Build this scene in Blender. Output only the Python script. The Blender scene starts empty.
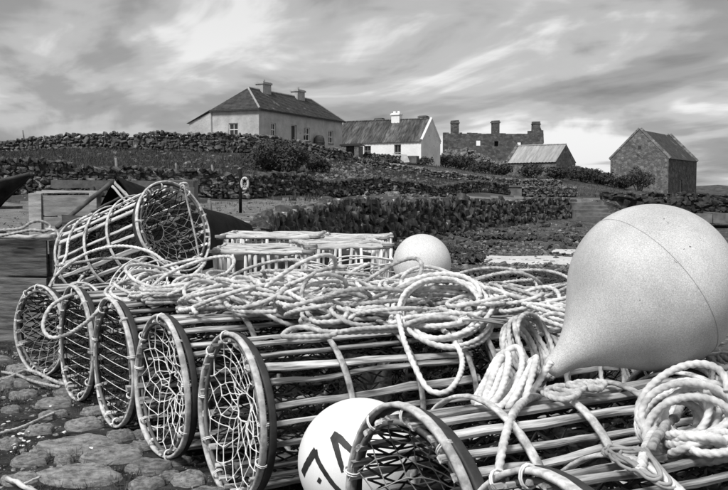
import bpy, bmesh, math, random
import numpy as np
from mathutils import Vector, Matrix, Euler, noise as mnoise

# ------------------------------------------------------------------ camera, sky, sun, exposure
scene = bpy.context.scene
col = scene.collection
R = math.radians
rng = np.random.default_rng(11)
random.seed(11)

CAMZ = 1.25
FPX = 950.0
PITCH = math.atan(55 / FPX)
cam_d = bpy.data.cameras.new('camera')
cam_d.sensor_width = 36
cam_d.lens = 36 * FPX / 728
cam_d.clip_start = 0.05
cam_d.clip_end = 3000
cam = bpy.data.objects.new('camera', cam_d)
col.objects.link(cam)
cam.location = (0, 0, CAMZ)
cam.rotation_euler = (math.pi / 2 - PITCH, 0, 0)
scene.camera = cam

SUN_DIR = Vector((-0.42, -0.62, 0.98)).normalized()     # towards the sun
world = bpy.data.worlds.new('World')
scene.world = world
world.use_nodes = True
wn = world.node_tree
wn.nodes.clear()


def wnode(t, **kw):
    n = wn.nodes.new(t)
    for k, v in kw.items():
        setattr(n, k, v)
    return n


def wlink(a, b):
    wn.links.new(a, b)


def wmath(op, a, b=None, c=None):
    n = wnode('ShaderNodeMath', operation=op)
    for i, v in enumerate((a, b, c)):
        if v is None:
            continue
        if isinstance(v, (int, float)):
            n.inputs[i].default_value = v
        else:
            wlink(v, n.inputs[i])
    return n.outputs[0]


sky = wnode('ShaderNodeTexSky')
sky.sky_type = 'NISHITA'
sky.sun_disc = False
sky.sun_elevation = math.asin(SUN_DIR.z)
sky.sun_rotation = math.atan2(SUN_DIR.x, SUN_DIR.y)
sky.air_density = 1.0
sky.dust_density = 2.0
bw = wnode('ShaderNodeRGBToBW')
wlink(sky.outputs[0], bw.inputs[0])
tc = wnode('ShaderNodeTexCoord')
sep = wnode('ShaderNodeSeparateXYZ')
wlink(tc.outputs['Generated'], sep.inputs[0])
zc = wmath('ADD', wmath('MAXIMUM', sep.outputs[2], 0.0), 0.20)
cx = wmath('DIVIDE', sep.outputs[0], zc)
cy = wmath('DIVIDE', sep.outputs[1], zc)
comb = wnode('ShaderNodeCombineXYZ')
wlink(cx, comb.inputs[0])
wlink(cy, comb.inputs[1])


def cloud_layer(rot, scale, loc, nscale, detail, dist, rough=0.55):
    rt = wnode('ShaderNodeMapping')
    rt.inputs['Rotation'].default_value = (0, 0, R(rot))
    wlink(comb.outputs[0], rt.inputs[0])
    mp = wnode('ShaderNodeMapping')
    mp.inputs['Scale'].default_value = scale
    mp.inputs['Location'].default_value = loc
    wlink(rt.outputs[0], mp.inputs[0])
    nz = wnode('ShaderNodeTexNoise')
    nz.inputs['Scale'].default_value = nscale
    nz.inputs['Detail'].default_value = detail
    nz.inputs['Roughness'].default_value = rough
    nz.inputs['Distortion'].default_value = dist
    wlink(mp.outputs[0], nz.inputs['Vector'])
    return nz.outputs['Fac']


SKY_ROT, SKY_LOC = -38, (21.95, 15.6, 0.0)
c1 = cloud_layer(SKY_ROT, (1.0, 0.75, 1), SKY_LOC, 0.80, 4, 0.8)
c2 = cloud_layer(SKY_ROT + 10, (1.0, 0.60, 1), (29.11, 2.67, 0), 1.9, 6, 1.0, 0.52)
c3 = cloud_layer(SKY_ROT - 24, (1.0, 0.55, 1), (1.3, 5.2, 0), 5.0, 7, 0.8, 0.55)
csum = wmath('ADD', wmath('ADD', wmath('MULTIPLY', c1, 0.55), wmath('MULTIPLY', c2, 0.34)), wmath('MULTIPLY', c3, 0.11))
cr = wnode('ShaderNodeValToRGB')
cr.color_ramp.interpolation = 'EASE'
el = cr.color_ramp.elements
el[0].position = 0.37
el[0].color = (0.12, 0.12, 0.12, 1)
el[1].position = 0.585
el[1].color = (0.98, 0.98, 0.98, 1)
e = el.new(0.455)
e.color = (0.29, 0.29, 0.29, 1)
e = el.new(0.52)
e.color = (0.53, 0.53, 0.53, 1)
wlink(csum, cr.inputs[0])
cb = wnode('ShaderNodeRGBToBW')
wlink(cr.outputs[0], cb.inputs[0])
# the clear Nishita sky glows faintly through the cloud deck
# the deck is thicker overhead than towards the horizon
mrz = wnode('ShaderNodeMapRange')
mrz.interpolation_type = 'SMOOTHSTEP'
mrz.inputs[1].default_value = 0.02
mrz.inputs[2].default_value = 0.24
mrz.inputs[3].default_value = 1.0
mrz.inputs[4].default_value = 0.88
wlink(sep.outputs[2], mrz.inputs[0])
tot = wmath('ADD', wmath('MULTIPLY', bw.outputs[0], 0.12), wmath('MULTIPLY', wmath('MULTIPLY', cb.outputs[0], mrz.outputs[0]), 2.45))
bg = wnode('ShaderNodeBackground')
bg.inputs['Strength'].default_value = 0.12
wlink(tot, bg.inputs['Color'])
wo = wnode('ShaderNodeOutputWorld')
wlink(bg.outputs[0], wo.inputs[0])

sun_d = bpy.data.lights.new('sun', 'SUN')
sun_d.energy = 1.5
sun_d.angle = R(16)
sun_d.color = (1.0, 0.995, 0.985)
sun = bpy.data.objects.new('sun', sun_d)
col.objects.link(sun)
sun.rotation_euler = SUN_DIR.to_track_quat('Z', 'Y').to_euler()
sun.location = (-20, -10, 40)

scene.view_settings.view_transform = 'Standard'
scene.view_settings.look = 'None'
scene.view_settings.gamma = 1
scene.view_settings.exposure = 1.4
scene.view_settings.use_curve_mapping = False


# ------------------------------------------------------------------ helpers: picture point -> place
def ray(px, py):
    u, v = (px - 364) / FPX, (245 - py) / FPX
    return (u, math.cos(PITCH) + v * math.sin(PITCH), v * math.cos(PITCH) - math.sin(PITCH))


def at(px, py, d):
    """place seen in direction (px,py) at distance d"""
    r = ray(px, py)
    t = d / r[1]
    return Vector((r[0] * t, d, CAMZ + r[2] * t))


def on(px, py, z):
    """place at height z seen in direction (px,py)"""
    r = ray(px, py)
    t = (z - CAMZ) / r[2]
    return Vector((r[0] * t, r[1] * t, z))


# ------------------------------------------------------------------ helpers: materials (all grey: the photograph is black and white)
MATS = {}


def gm(name, lo, hi, scale=6, rough=0.85, bump=0.4, bscale=None, bdist=0.01, stretch=(1, 1, 1), rnd=0.0, detail=6,
       a=0.35, b=0.65, coord='Object', spots=None, spec=0.3, kind='noise', joints=None, extra=None):
    m = bpy.data.materials.new(name)
    m.use_nodes = True
    nt = m.node_tree
    N, L = nt.nodes, nt.links
    bs = N['Principled BSDF']
    bs.inputs['Roughness'].default_value = rough
    bs.inputs['Specular IOR Level'].default_value = spec
    t = N.new('ShaderNodeTexCoord')
    mp = N.new('ShaderNodeMapping')
    mp.inputs['Scale'].default_value = stretch
    L.new(t.outputs[coord], mp.inputs[0])
    oi = N.new('ShaderNodeObjectInfo')
    mul = N.new('ShaderNodeMath')
    mul.operation = 'MULTIPLY'
    mul.inputs[1].default_value = 37.0 if rnd else 0.0
    L.new(oi.outputs['Random'], mul.inputs[0])
    L.new(mul.outputs[0], mp.inputs['Location'])
    nz = N.new('ShaderNodeTexNoise')
    nz.inputs['Scale'].default_value = scale
    nz.inputs['Detail'].default_value = detail
    nz.inputs['Roughness'].default_value = 0.62
    L.new(mp.outputs[0], nz.inputs['Vector'])
    rp = N.new('ShaderNodeValToRGB')
    rp.color_ramp.elements[0].position = a
    rp.color_ramp.elements[0].color = (lo, lo, lo, 1)
    rp.color_ramp.elements[1].position = b
    rp.color_ramp.elements[1].color = (hi, hi, hi, 1)
    L.new(nz.outputs['Fac'], rp.inputs[0])
    out = rp.outputs[0]

    def mixc(fac, c_in, c, mode='MIX'):
        mx = N.new('ShaderNodeMix')
        mx.data_type = 'RGBA'
        mx.blend_type = mode
        if isinstance(fac, float):
            mx.inputs[0].default_value = fac
        else:
            L.new(fac, mx.inputs[0])
        L.new(c_in, mx.inputs[6])
        if isinstance(c, float):
            mx.inputs[7].default_value = (c, c, c, 1)
        else:
            L.new(c, mx.inputs[7])
        return mx.outputs[2]

    if spots:                       # (scale, threshold, value) lichen, droppings, specks
        for sc, th, val in spots:
            s = N.new('ShaderNodeTexNoise')
            s.inputs['Scale'].default_value = sc
            s.inputs['Detail'].default_value = 3
            L.new(mp.outputs[0], s.inputs['Vector'])
            q = N.new('ShaderNodeMapRange')
            q.inputs[1].default_value = th
            q.inputs[2].default_value = th + 0.04
            L.new(s.outputs['Fac'], q.inputs[0])
            out = mixc(q.outputs[0], out, float(val))
    if joints:                      # masonry too far away to build: voronoi joints (scale, stretch, width, value)
        sc, st, wd, val = joints
        mp2 = N.new('ShaderNodeMapping')
        mp2.inputs['Scale'].default_value = st
        L.new(t.outputs[coord], mp2.inputs[0])
        v = N.new('ShaderNodeTexVoronoi')
        v.feature = 'DISTANCE_TO_EDGE'
        v.inputs['Scale'].default_value = sc
        L.new(mp2.outputs[0], v.inputs['Vector'])
        q = N.new('ShaderNodeMapRange')
        q.inputs[1].default_value = 0.0
        q.inputs[2].default_value = wd
        q.inputs[3].default_value = 1.0
        q.inputs[4].default_value = 0.0
        L.new(v.outputs['Distance'], q.inputs[0])
        v2 = N.new('ShaderNodeTexVoronoi')
        v2.inputs['Scale'].default_value = sc
        L.new(mp2.outputs[0], v2.inputs['Vector'])
        b2 = N.new('ShaderNodeRGBToBW')
        L.new(v2.outputs['Color'], b2.inputs[0])
        mr = N.new('ShaderNodeMapRange')
        mr.inputs[3].default_value = 0.5
        mr.inputs[4].default_value = 1.5
        L.new(b2.outputs[0], mr.inputs[0])
        out = mixc(1.0, out, mr.outputs[0], 'MULTIPLY')
        out = mixc(q.outputs[0], out, float(val))
    if rnd:
        mr = N.new('ShaderNodeMapRange')
        mr.inputs[3].default_value = 1 - rnd
        mr.inputs[4].default_value = 1 + rnd
        L.new(oi.outputs['Random'], mr.inputs[0])
        out = mixc(1.0, out, mr.outputs[0], 'MULTIPLY')
    if extra:
        out = extra(N, L, t, mp, out, mixc)
    L.new(out, bs.inputs['Base Color'])
    if bump:
        n2 = N.new('ShaderNodeTexNoise')
        n2.inputs['Scale'].default_value = bscale or scale * 4
        n2.inputs['Detail'].default_value = 6
        n2.inputs['Roughness'].default_value = 0.65
        L.new(mp.outputs[0], n2.inputs['Vector'])
        bp = N.new('ShaderNodeBump')
        bp.inputs['Strength'].default_value = bump
        bp.inputs['Distance'].default_value = bdist
        L.new(n2.outputs['Fac'], bp.inputs['Height'])
        L.new(bp.outputs[0], bs.inputs['Normal'])
    MATS[name] = m
    return m


gm('lath', 0.11, 0.56, 4, stretch=(1.3, 16, 16), rnd=0.32, a=0.34, b=0.62, bump=0.7, bscale=11, bdist=0.003, spots=[(1.3, 0.66, 0.10)])
gm('lath_pale', 0.44, 0.76, 4, stretch=(1.3, 16, 16), rnd=0.15, a=0.34, b=0.62, bump=0.7, bscale=11, bdist=0.003, spots=[(1.3, 0.70, 0.2)])
gm('hoop_wood', 0.18, 0.60, 22, a=0.38, b=0.62, rnd=0.3, bump=0.6, bscale=40, bdist=0.004, spots=[(6, 0.68, 0.07)])
gm('hoop_dark', 0.06, 0.20, 9, rnd=0.3, bump=0.6, bscale=40, bdist=0.004)
gm('hoop_pale', 0.28, 0.64, 24, a=0.36, b=0.60, rnd=0.15, bump=0.6, bscale=40, bdist=0.004)
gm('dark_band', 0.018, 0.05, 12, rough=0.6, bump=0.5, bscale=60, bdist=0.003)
gm('twine', 0.62, 0.82, 20, bump=0)
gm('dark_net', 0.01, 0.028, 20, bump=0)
gm('rope_white', 0.33, 0.70, 26, rnd=0.16, spots=[(5, 0.66, 0.26)], rough=0.9, bump=0.5, bscale=220, bdist=0.002, a=0.3, b=0.62, spec=0.15)
gm('rope_grey', 0.22, 0.54, 26, rnd=0.22, spots=[(5, 0.66, 0.18)], rough=0.9, bump=0.5, bscale=220, bdist=0.002, spec=0.15)
gm('rope_dull', 0.18, 0.38, 7, rough=0.9, bump=0.5, bscale=220, bdist=0.002, spec=0.15)
gm('board_dark', 0.05, 0.14, 4, stretch=(1, 6, 6), rnd=0.25, bump=0.8, bscale=20, bdist=0.006, spots=[(3, 0.68, 0.02)])
gm('board_mid', 0.05, 0.19, 4, stretch=(1, 9, 9), rnd=0.25, bump=0.9, bscale=14, bdist=0.006, spots=[(3, 0.66, 0.03)])
gm('board_pale', 0.20, 0.38, 4, stretch=(1, 6, 6), rnd=0.2, bump=0.6, bscale=20, bdist=0.005, spots=[(3, 0.66, 0.14)])
gm('stake', 0.42, 0.76, 5, stretch=(6, 6, 1.2), rnd=0.25, bump=0.8, bscale=18, bdist=0.005, spots=[(9, 0.66, 0.10)])
gm('rail', 0.32, 0.64, 5, stretch=(1.2, 8, 8), rnd=0.15, bump=0.8, bscale=18, bdist=0.005, spots=[(14, 0.64, 0.08)])
gm('tar', 0.006, 0.016, 5, rough=0.7, bump=0.4, bscale=30, bdist=0.01, spec=0.08)
gm('tar_edge', 0.04, 0.11, 6, rnd=0.2, bump=0.5)
gm('stone_wall', 0.03, 0.28, 3.2, rnd=0.7, bump=0.9, bscale=14, bdist=0.012, a=0.34, b=0.68, spots=[(5, 0.66, 0.55), (3.1, 0.64, 0.04)], coord='Object')
gm('core_dark', 0.02, 0.05, 2.0, bump=0.5, bdist=0.05)  # near-black fill for the added light-blocking cores
gm('stone_field', 0.03, 0.26, 3.0, bump=0.9, bscale=8, bdist=0.012, a=0.36, b=0.66)
gm('stone_quay', 0.018, 0.12, 3.0, rnd=0.7, bump=0.9, bscale=12, bdist=0.012, a=0.36, b=0.70, spots=[(5, 0.66, 0.34)], rough=0.7)
gm('stone_slab', 0.10, 0.33, 3.2, rnd=0.25, detail=14, bump=1.0, bscale=20, bdist=0.008, a=0.36, b=0.64, spots=[(9, 0.66, 0.05), (18, 0.68, 0.36)])
gm('stone_concrete', 0.09, 0.19, 2, rnd=0.1, bump=0.5, bscale=20, bdist=0.02)
gm('shell', 0.6, 0.8, 20, bump=0)
gm('grit', 0.05, 0.32, 40, rnd=0.3, bump=0.5)
gm('weed', 0.012, 0.05, 9, rough=0.45, bump=0.6, rnd=0.3)
gm('grass_blade', 0.025, 0.085, 3, bump=0, coord='Object')
gm('leaf', 0.02, 0.075, 1.5, bump=0, rnd=0.2)
gm('bark', 0.04, 0.1, 4, bump=0.6)
gm('render_house', 0.34, 0.52, 0.9, bump=0.9, bscale=5, bdist=0.035, spots=[(1.1, 0.66, 0.30), (5, 0.66, 0.34)])
gm('whitewash', 0.76, 0.88, 0.8, bump=0.6, bscale=5, bdist=0.05, spots=[(1.2, 0.70, 0.42)])
gm('whitewash_shaded', 0.60, 0.78, 0.8, bump=0.8, bscale=5, bdist=0.05, spots=[(1.6, 0.66, 0.30)])  # darker whitewash copy: gable shade put into the colour, plus grey stains
gm('slate', 0.028, 0.065, 2.0, stretch=(1, 1, 1), bump=0.6, bscale=9, bdist=0.03, spots=[(0.8, 0.66, 0.15)])
gm('lead_hip', 0.22, 0.34, 2, bump=0.3)
gm('tin_dark', 0.03, 0.15, 1.6, stretch=(4, 0.7, 0.7), rnd=0.45, bump=0.4, bdist=0.02, a=0.38, b=0.72)
gm('tin_pale', 0.22, 0.36, 1.4, stretch=(3, 0.6, 0.6), rnd=0.1, bump=0.4, bdist=0.02)
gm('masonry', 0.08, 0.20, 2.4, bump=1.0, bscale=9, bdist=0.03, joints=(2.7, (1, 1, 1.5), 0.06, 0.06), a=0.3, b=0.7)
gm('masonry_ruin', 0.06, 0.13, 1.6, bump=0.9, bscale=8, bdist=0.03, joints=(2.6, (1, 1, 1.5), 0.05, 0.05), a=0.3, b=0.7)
gm('masonry_shaded', 0.05, 0.13, 1.2, bump=0.9, bscale=6, bdist=0.03, joints=(2.0, (1, 1, 1.5), 0.07, 0.02), a=0.3, b=0.7)  # darker masonry copy: the barn's shaded long side put into the colour
gm('chimney', 0.30, 0.44, 1.5, bump=0.6, bdist=0.04)
gm('chimney_dark', 0.06, 0.15, 1.5, bump=0.6, bdist=0.04)
gm('white_paint', 0.68, 0.8, 5, bump=0)
gm('dark_paint', 0.03, 0.06, 5, bump=0)
gm('post_wood', 0.10, 0.22, 5, rnd=0.3, bump=0.5)
gm('marker', 0.012, 0.05, 26, bump=0.0, rough=0.6, a=0.3, b=0.75)

gl = bpy.data.materials.new('window_glass')
gl.use_nodes = True
gb = gl.node_tree.nodes['Principled BSDF']
gb.inputs['Base Color'].default_value = (0.02, 0.02, 0.02, 1)
gb.inputs['Roughness'].default_value = 0.08
MATS['window_glass'] = gl


def buoy_extra(lo):
    def f(N, L, t, mp, out, mixc):
        # fine speckle of scuffed plastic
        nz = N.new('ShaderNodeTexNoise')
        nz.inputs['Scale'].default_value = 330
        nz.inputs['Detail'].default_value = 2
        L.new(mp.outputs[0], nz.inputs['Vector'])
        q = N.new('ShaderNodeMapRange')
        q.inputs[1].default_value = 0.3
        q.inputs[2].default_value = 0.7
        q.inputs[3].default_value = lo
        q.inputs[4].default_value = 2 - lo
        L.new(nz.outputs['Fac'], q.inputs[0])
        return mixc(1.0, out, q.outputs[0], 'MULTIPLY')
    return f


gm('buoy_big', 0.38, 0.60, 2.6, detail=9, rough=0.55, bump=0.25, bscale=120, bdist=0.002, extra=buoy_extra(0.72), spots=[(38, 0.76, 0.22), (4, 0.68, 0.40)], spec=0.35)
gm('buoy_white', 0.78, 0.86, 2.5, rough=0.45, bump=0.15, bscale=120, bdist=0.001, extra=buoy_extra(0.95), spec=0.4)
gm('buoy_back', 0.50, 0.66, 2.5, rough=0.55, bump=0.25, bscale=120, bdist=0.002, extra=buoy_extra(0.72), spots=[(22, 0.74, 0.25)], spec=0.35)
gm('buoy_seam', 0.31, 0.42, 20, bump=0)


def ground_extra(N, L, t, mp, out, mixc):
    return out


gm('earth', 0.010, 0.075, 7, rough=0.95, detail=10, bump=1.0, bscale=55, bdist=0.012, a=0.38, b=0.66, spots=[(45, 0.66, 0.26), (80, 0.66, 0.18), (9, 0.62, 0.012)], spec=0.1)
gm('grass_field', 0.025, 0.09, 0.35, rough=0.95, bump=1.0, bscale=5, bdist=0.07, a=0.34, b=0.66, spots=[(1.6, 0.64, 0.04), (2.3, 0.67, 0.19)])
gm('road_grit', 0.08, 0.20, 1.6, detail=10, rough=0.95, bump=0.8, bscale=20, bdist=0.015, a=0.34, b=0.68, spots=[(0.5, 0.60, 0.09), (14, 0.66, 0.40), (22, .66, .06)])
gm('beach_gravel', 0.018, 0.09, 1.3, rough=0.8, bump=1.0, bscale=9, bdist=0.05, a=0.36, b=0.64, spots=[(9, 0.62, 0.24), (4.1, 0.60, 0.015), (14, .66, .34)])
gm('sand', 0.40, 0.58, 2.0, rough=0.9, bump=0.5, bscale=20, bdist=0.02, spots=[(3, 0.64, 0.15)])


# ------------------------------------------------------------------ helpers: objects
def link(o, parent=None):
    col.objects.link(o)
    if parent is not None:
        o.parent = parent
    return o


def tag(o, label=None, cat=None, group=None, kind=None):
    if label:
        o['label'] = label
    if cat:
        o['category'] = cat
    if group:
        o['group'] = group
    if kind:
        o['kind'] = kind
    return o


def thing(name, label, cat, loc=(0, 0, 0), rot=(0, 0, 0), group=None):
    o = bpy.data.objects.new(name, None)
    o.empty_display_size = 0.2
    o.location = loc
    o.rotation_euler = rot
    link(o)
    return tag(o, label, cat, group)


def mesh_from(name, V, F, smooth=False, mat=None):
    """V (n,3); F list of arrays each (k, 3 or 4)"""
    V = np.asarray(V, dtype=np.float32)
    if not isinstance(F, list):
        F = [F]
    F = [np.asarray(f, dtype=np.int32) for f in F if len(f)]
    me = bpy.data.meshes.new(name)
    me.vertices.add(len(V))
    me.vertices.foreach_set('co', V.ravel())
    loops = np.concatenate([f.ravel() for f in F])
    tot_ = np.concatenate([np.full(len(f), f.shape[1], dtype=np.int32) for f in F])
    start = np.concatenate([[0], np.cumsum(tot_)[:-1]]).astype(np.int32)
    me.loops.add(len(loops))
    me.loops.foreach_set('vertex_index', loops)
    me.polygons.add(len(tot_))
    me.polygons.foreach_set('loop_start', start)
    me.polygons.foreach_set('loop_total', tot_)
    me.polygons.foreach_set('use_smooth', np.full(len(tot_), bool(smooth)))
    me.update(calc_edges=True)
    if mat:
        me.materials.append(MATS[mat])
    return me


class MB:
    """collects shapes into one mesh"""

    def __init__(s):
        s.V = []
        s.Q = []
        s.T = []
        s.n = 0

    def add(s, V, Q=None, T=None):
        V = np.asarray(V, dtype=np.float64).reshape(-1, 3)
        if Q is not None and len(Q):
            s.Q.append(np.asarray(Q, dtype=np.int64) + s.n)
        if T is not None and len(T):
            s.T.append(np.asarray(T, dtype=np.int64) + s.n)
        s.V.append(V)
        s.n += len(V)
        return s

    def box(s, x0, x1, y0, y1, z0, z1, M=None, jit=0):
        V = np.array([(x, y, z) for z in (z0, z1) for y in (y0, y1) for x in (x0, x1)], dtype=float)
        if jit:
            V += rng.normal(0, jit, V.shape)
        if M is not None:
            V = V @ np.array(M.to_3x3()).T + np.array(M.translation)
        return s.add(V, Q=[(0, 2, 3, 1), (4, 5, 7, 6), (0, 1, 5, 4), (2, 6, 7, 3), (0, 4, 6, 2), (1, 3, 7, 5)])

    def poly(s, pts):
        n = len(pts)
        if n == 4:
            s.add(pts, Q=[(0, 1, 2, 3)])
        elif n == 3:
            s.add(pts, T=[(0, 1, 2)])
        else:
            s.add(pts, T=[(0, i, i + 1) for i in range(1, n - 1)])
        return s

    def tube(s, P, r, k=6, closed=False, lobes=0, pitch=0.07, amp=0.22, cap=True, flat=1.0, phase=0.0):
        V, Q, T = tube_arrays(P, r, k, closed, lobes, pitch, amp, cap, flat, phase)
        return s.add(V, Q, T)

    def mesh(s, name, mat, smooth=False):
        F = []
        if s.Q:
            F.append(np.concatenate(s.Q))
        if s.T:
            F.append(np.concatenate(s.T))
        return mesh_from(name, np.concatenate(s.V), F, smooth, mat)

    def build(s, name, mat, parent=None, smooth=False, loc=None, rot=None):
        o = bpy.data.objects.new(name, s.mesh(name, mat, smooth))
        if loc is not None:
            o.location = loc
        if rot is not None:
            o.rotation_euler = rot
        return link(o, parent)


def tube_arrays(P, r, k=6, closed=False, lobes=0, pitch=0.07, amp=0.22, cap=True, flat=1.0, phase=0.0):
    P = np.asarray(P, dtype=float)
    n = len(P)
    T = np.roll(P, -1, 0) - np.roll(P, 1, 0)
    if not closed:
        T[0] = P[1] - P[0]
        T[-1] = P[-1] - P[-2]
    T /= np.maximum(np.linalg.norm(T, axis=1, keepdims=True), 1e-9)
    up = np.array((0.0, 0.0, 1.0))
    if abs(T[0] @ up) > 0.9:
        up = np.array((1.0, 0.0, 0.0))
    u = np.cross(up, T[0])
    u /= np.linalg.norm(u)
    U = np.empty_like(P)
    for i in range(n):
        u = u - T[i] * (u @ T[i])
        u /= max(math.sqrt(u @ u), 1e-9)
        U[i] = u
    W = np.cross(T, U)
    seg = np.linalg.norm(np.diff(P, axis=0), axis=1)
    s_ = np.concatenate([[0], np.cumsum(seg)])
    th = np.linspace(0, 2 * math.pi, k, endpoint=False)[None, :] + np.zeros((n, 1)) + phase
    rr = np.asarray(r, dtype=float)
    rr = (rr[:, None] if rr.ndim else np.full((n, 1), float(rr))) * np.ones((1, k))
    if lobes:
        tw = 2 * math.pi * s_ / pitch
        per = 2 * math.pi / lobes
        ph_ = np.mod(th - tw[:, None] / lobes + per / 2, per) - per / 2     # angle from the nearest strand
        ga, gb_ = (.36, .43) if k >= 12 else (.45, .335)
        rr = rr * (ga * np.cos(ph_) + np.sqrt(gb_ - (ga * np.sin(ph_)) ** 2))
    V = P[:, None, :] + (np.cos(th) * rr)[..., None] * U[:, None, :] + (np.sin(th) * rr * flat)[..., None] * W[:, None, :]
    V = V.reshape(-1, 3)
    m = n if closed else n - 1
    i = np.arange(m)[:, None] * k
    j = np.arange(k)[None, :]
    j2 = (j + 1) % k
    i2 = ((np.arange(m) + 1) % n)[:, None] * k
    Q = np.stack([i + j, i + j2, i2 + j2, i2 + j], -1).reshape(-1, 4)
    Tt = None
    if cap and not closed:
        Tt = [(0, q + 1, q) for q in range(1, k - 1)] + [((n - 1) * k, (n - 1) * k + q, (n - 1) * k + q + 1) for q in range(1, k - 1)]
    return V, Q, Tt


def catmull(pts, ds):
    P = np.asarray([tuple(p) for p in pts], dtype=float)
    P = np.vstack([2 * P[0] - P[1], P, 2 * P[-1] - P[-2]])
    out = []
    for i in range(1, len(P) - 2):
        p0, p1, p2, p3 = P[i - 1], P[i], P[i + 1], P[i + 2]
        n = max(2, int(np.linalg.norm(p2 - p1) * 1.15 / ds))
        t = np.linspace(0, 1, n, endpoint=False)[:, None]
        out.append(0.5 * (2 * p1 + (p2 - p0) * t + (2 * p0 - 5 * p1 + 4 * p2 - p3) * t ** 2 + (3 * p1 - p0 - 3 * p2 + p3) * t ** 3))
    out.append(P[-2][None])
    return resample(np.vstack(out), ds)


def resample(P, ds):
    seg = np.linalg.norm(np.diff(P, axis=0), axis=1)
    s_ = np.concatenate([[0], np.cumsum(seg)])
    n = max(3, int(s_[-1] / ds) + 1)
    q = np.linspace(0, s_[-1], n)
    return np.stack([np.interp(q, s_, P[:, c]) for c in range(P.shape[1])], 1)


# angular stone shapes, shared by every wall
def stone_variants(n, flat=(1, 1, 1), npts=16, seed=3):
    r = np.random.default_rng(seed)
    res = []
    for q in range(n):
        bm = bmesh.new()
        for _ in range(npts):
            p = r.uniform(-1, 1, 3)
            ax = r.integers(3)
            p[ax] = np.sign(p[ax]) * r.uniform(0.8, 1.0)
            p = p / max(1.0, np.linalg.norm(p) / 1.25)
            bm.verts.new(0.5 * p * np.array(flat))
        g = bmesh.ops.convex_hull(bm, input=bm.verts)
        bmesh.ops.delete(bm, geom=[v for v in bm.verts if not v.link_faces], context='VERTS')
        bm.verts.index_update()
        V = np.array([v.co[:] for v in bm.verts])
        T = np.array([[v.index for v in f.verts] for f in bm.faces])
        bm.free()
        res.append((V, T))
    return res


STONES = stone_variants(14)
STONE_ME = {}


def stone_mesh(i, mat):
    if (i, mat) not in STONE_ME:
        STONE_ME[(i, mat)] = mesh_from('stone', STONES[i][0], STONES[i][1], False, mat)
    return STONE_ME[(i, mat)]


def stones_build(items, parent, mat, nparts=0, part='stone', rest='rubble', key=None):
    """items: (pos, size(3), euler, variant). The nearest nparts become parts, the rest one joined part"""
    items = sorted(items, key=key or (lambda it: (it[0] - cam.location).length / max(it[1])))
    for p, sz, eu, v in items[:nparts]:
        o = bpy.data.objects.new(part, stone_mesh(v, mat))
        o.location, o.scale, o.rotation_euler = p, sz, eu
        link(o, parent)
    if len(items) > nparts:
        m = MB()
        for p, sz, eu, v in items[nparts:]:
            V = STONES[v][0] * np.array(sz)
            V = V @ np.array(Euler(eu).to_matrix()).T + np.array(p)
            m.add(V, T=STONES[v][1])
        o = m.build(rest, mat, parent)
        o['kind'] = 'stuff'
        return o


# ------------------------------------------------------------------ terrain
def rbf(pts, soft=4.0):
    pts = np.array(pts, dtype=float)
    XY, Z = pts[:, :2], pts[:, 2]
    D = np.sqrt(((XY[:, None] - XY[None]) ** 2).sum(-1) + soft ** 2)
    n = len(pts)
    A = np.zeros((n + 3, n + 3))
    A[:n, :n] = D
    Pm = np.c_[np.ones(n), XY]
    A[:n, n:] = Pm
    A[n:, :n] = Pm.T
    w = np.linalg.solve(A, np.r_[Z, 0, 0, 0])

    def f(x, y):
        x = np.asarray(x, float)
        y = np.asarray(y, float)
        s_ = w[n] + w[n + 1] * x + w[n + 2] * y
        for i in range(n):
            s_ = s_ + w[i] * np.sqrt((x - XY[i, 0]) ** 2 + (y - XY[i, 1]) ** 2 + soft ** 2)
        return s_
    return f


lp = [(x, y, 0) for x in (-9, -5, -2, 0, 3, 8) for y in (-4, 1, 4, 7)]
lp += [(-8, 11, .18), (-4, 11, .18), (-1, 11, .1), (-5, 17, .45), (-9, 17, .5), (-3, 20, .5), (-2.6, 25, .6)]
lp += [tuple(at(*q)) for q in [
    (230, 212, 28), (331, 202, 33), (433, 198.6, 43), (565, 198.8, 57),
    (0, 194, 30), (100, 196, 32), (180, 197, 34), (250, 198, 36), (330, 197, 42), (440, 197, 50), (520, 197, 58), (575, 196.5, 63),
    (0, 178, 33), (100, 182, 35), (250, 186, 39), (330, 187, 45), (440, 188, 53),
    (0, 153, 60), (100, 149, 60), (190, 152, 62), (260, 153, 64), (330, 161, 66), (280, 174, 53), (150, 163, 50), (50, 163, 48),
    (190, 146, 83), (259, 146.5, 80.7), (300, 146.5, 88), (340, 155, 96), (355, 158, 96), (380, 159, 97), (421, 164, 98), (440, 167, 102), (350, 160, 92),
    (380, 170, 72), (440, 178, 76), (480, 183, 80), (400, 178, 60), (470, 186, 66),
    (470, 163, 130), (540, 166, 130), (508, 176, 103), (556, 178, 100), (580, 179, 104), (610, 183, 108), (668, 195, 105), (696, 195, 114),
    (640, 194, 100), (560, 190, 78), (620, 197, 72), (728, 198, 80), (640, 199, 62), (728, 201, 60), (728, 195, 130), (800, 196, 120)]]
lp += [(-60, 60, 3.5), (-60, 25, 1.2), (-30, 25, 1.0), (-40, 95, 5), (-25, 110, 5), (0, 150, 5), (-60, 200, 5), (40, 170, 2), (80, 150, -.2), (80, 70, .3), (0, 300, 2), (150, 300, -2), (-200, 300, 2)]
land = rbf(lp, 3.0)
bp_ = [tuple(at(*q)) for q in [(565, 218, 54), (480, 228, 46), (397, 243, 35.5), (300, 250, 27), (620, 226, 53), (728, 232, 52)]]
bp_ += [(-1.5, 18, -.95), (3, 27, -1.0), (7, 27, -1.0), (14, 30, -1.1), (3, 20, -1.05), (9, 20, -1.15), (2, 12, -1.0), (10, 11, -1.15), (25, 20, -1.4), (25, 35, -1.1), (45, 30, -1.4)]
beach = rbf(bp_, 3.0)
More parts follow.
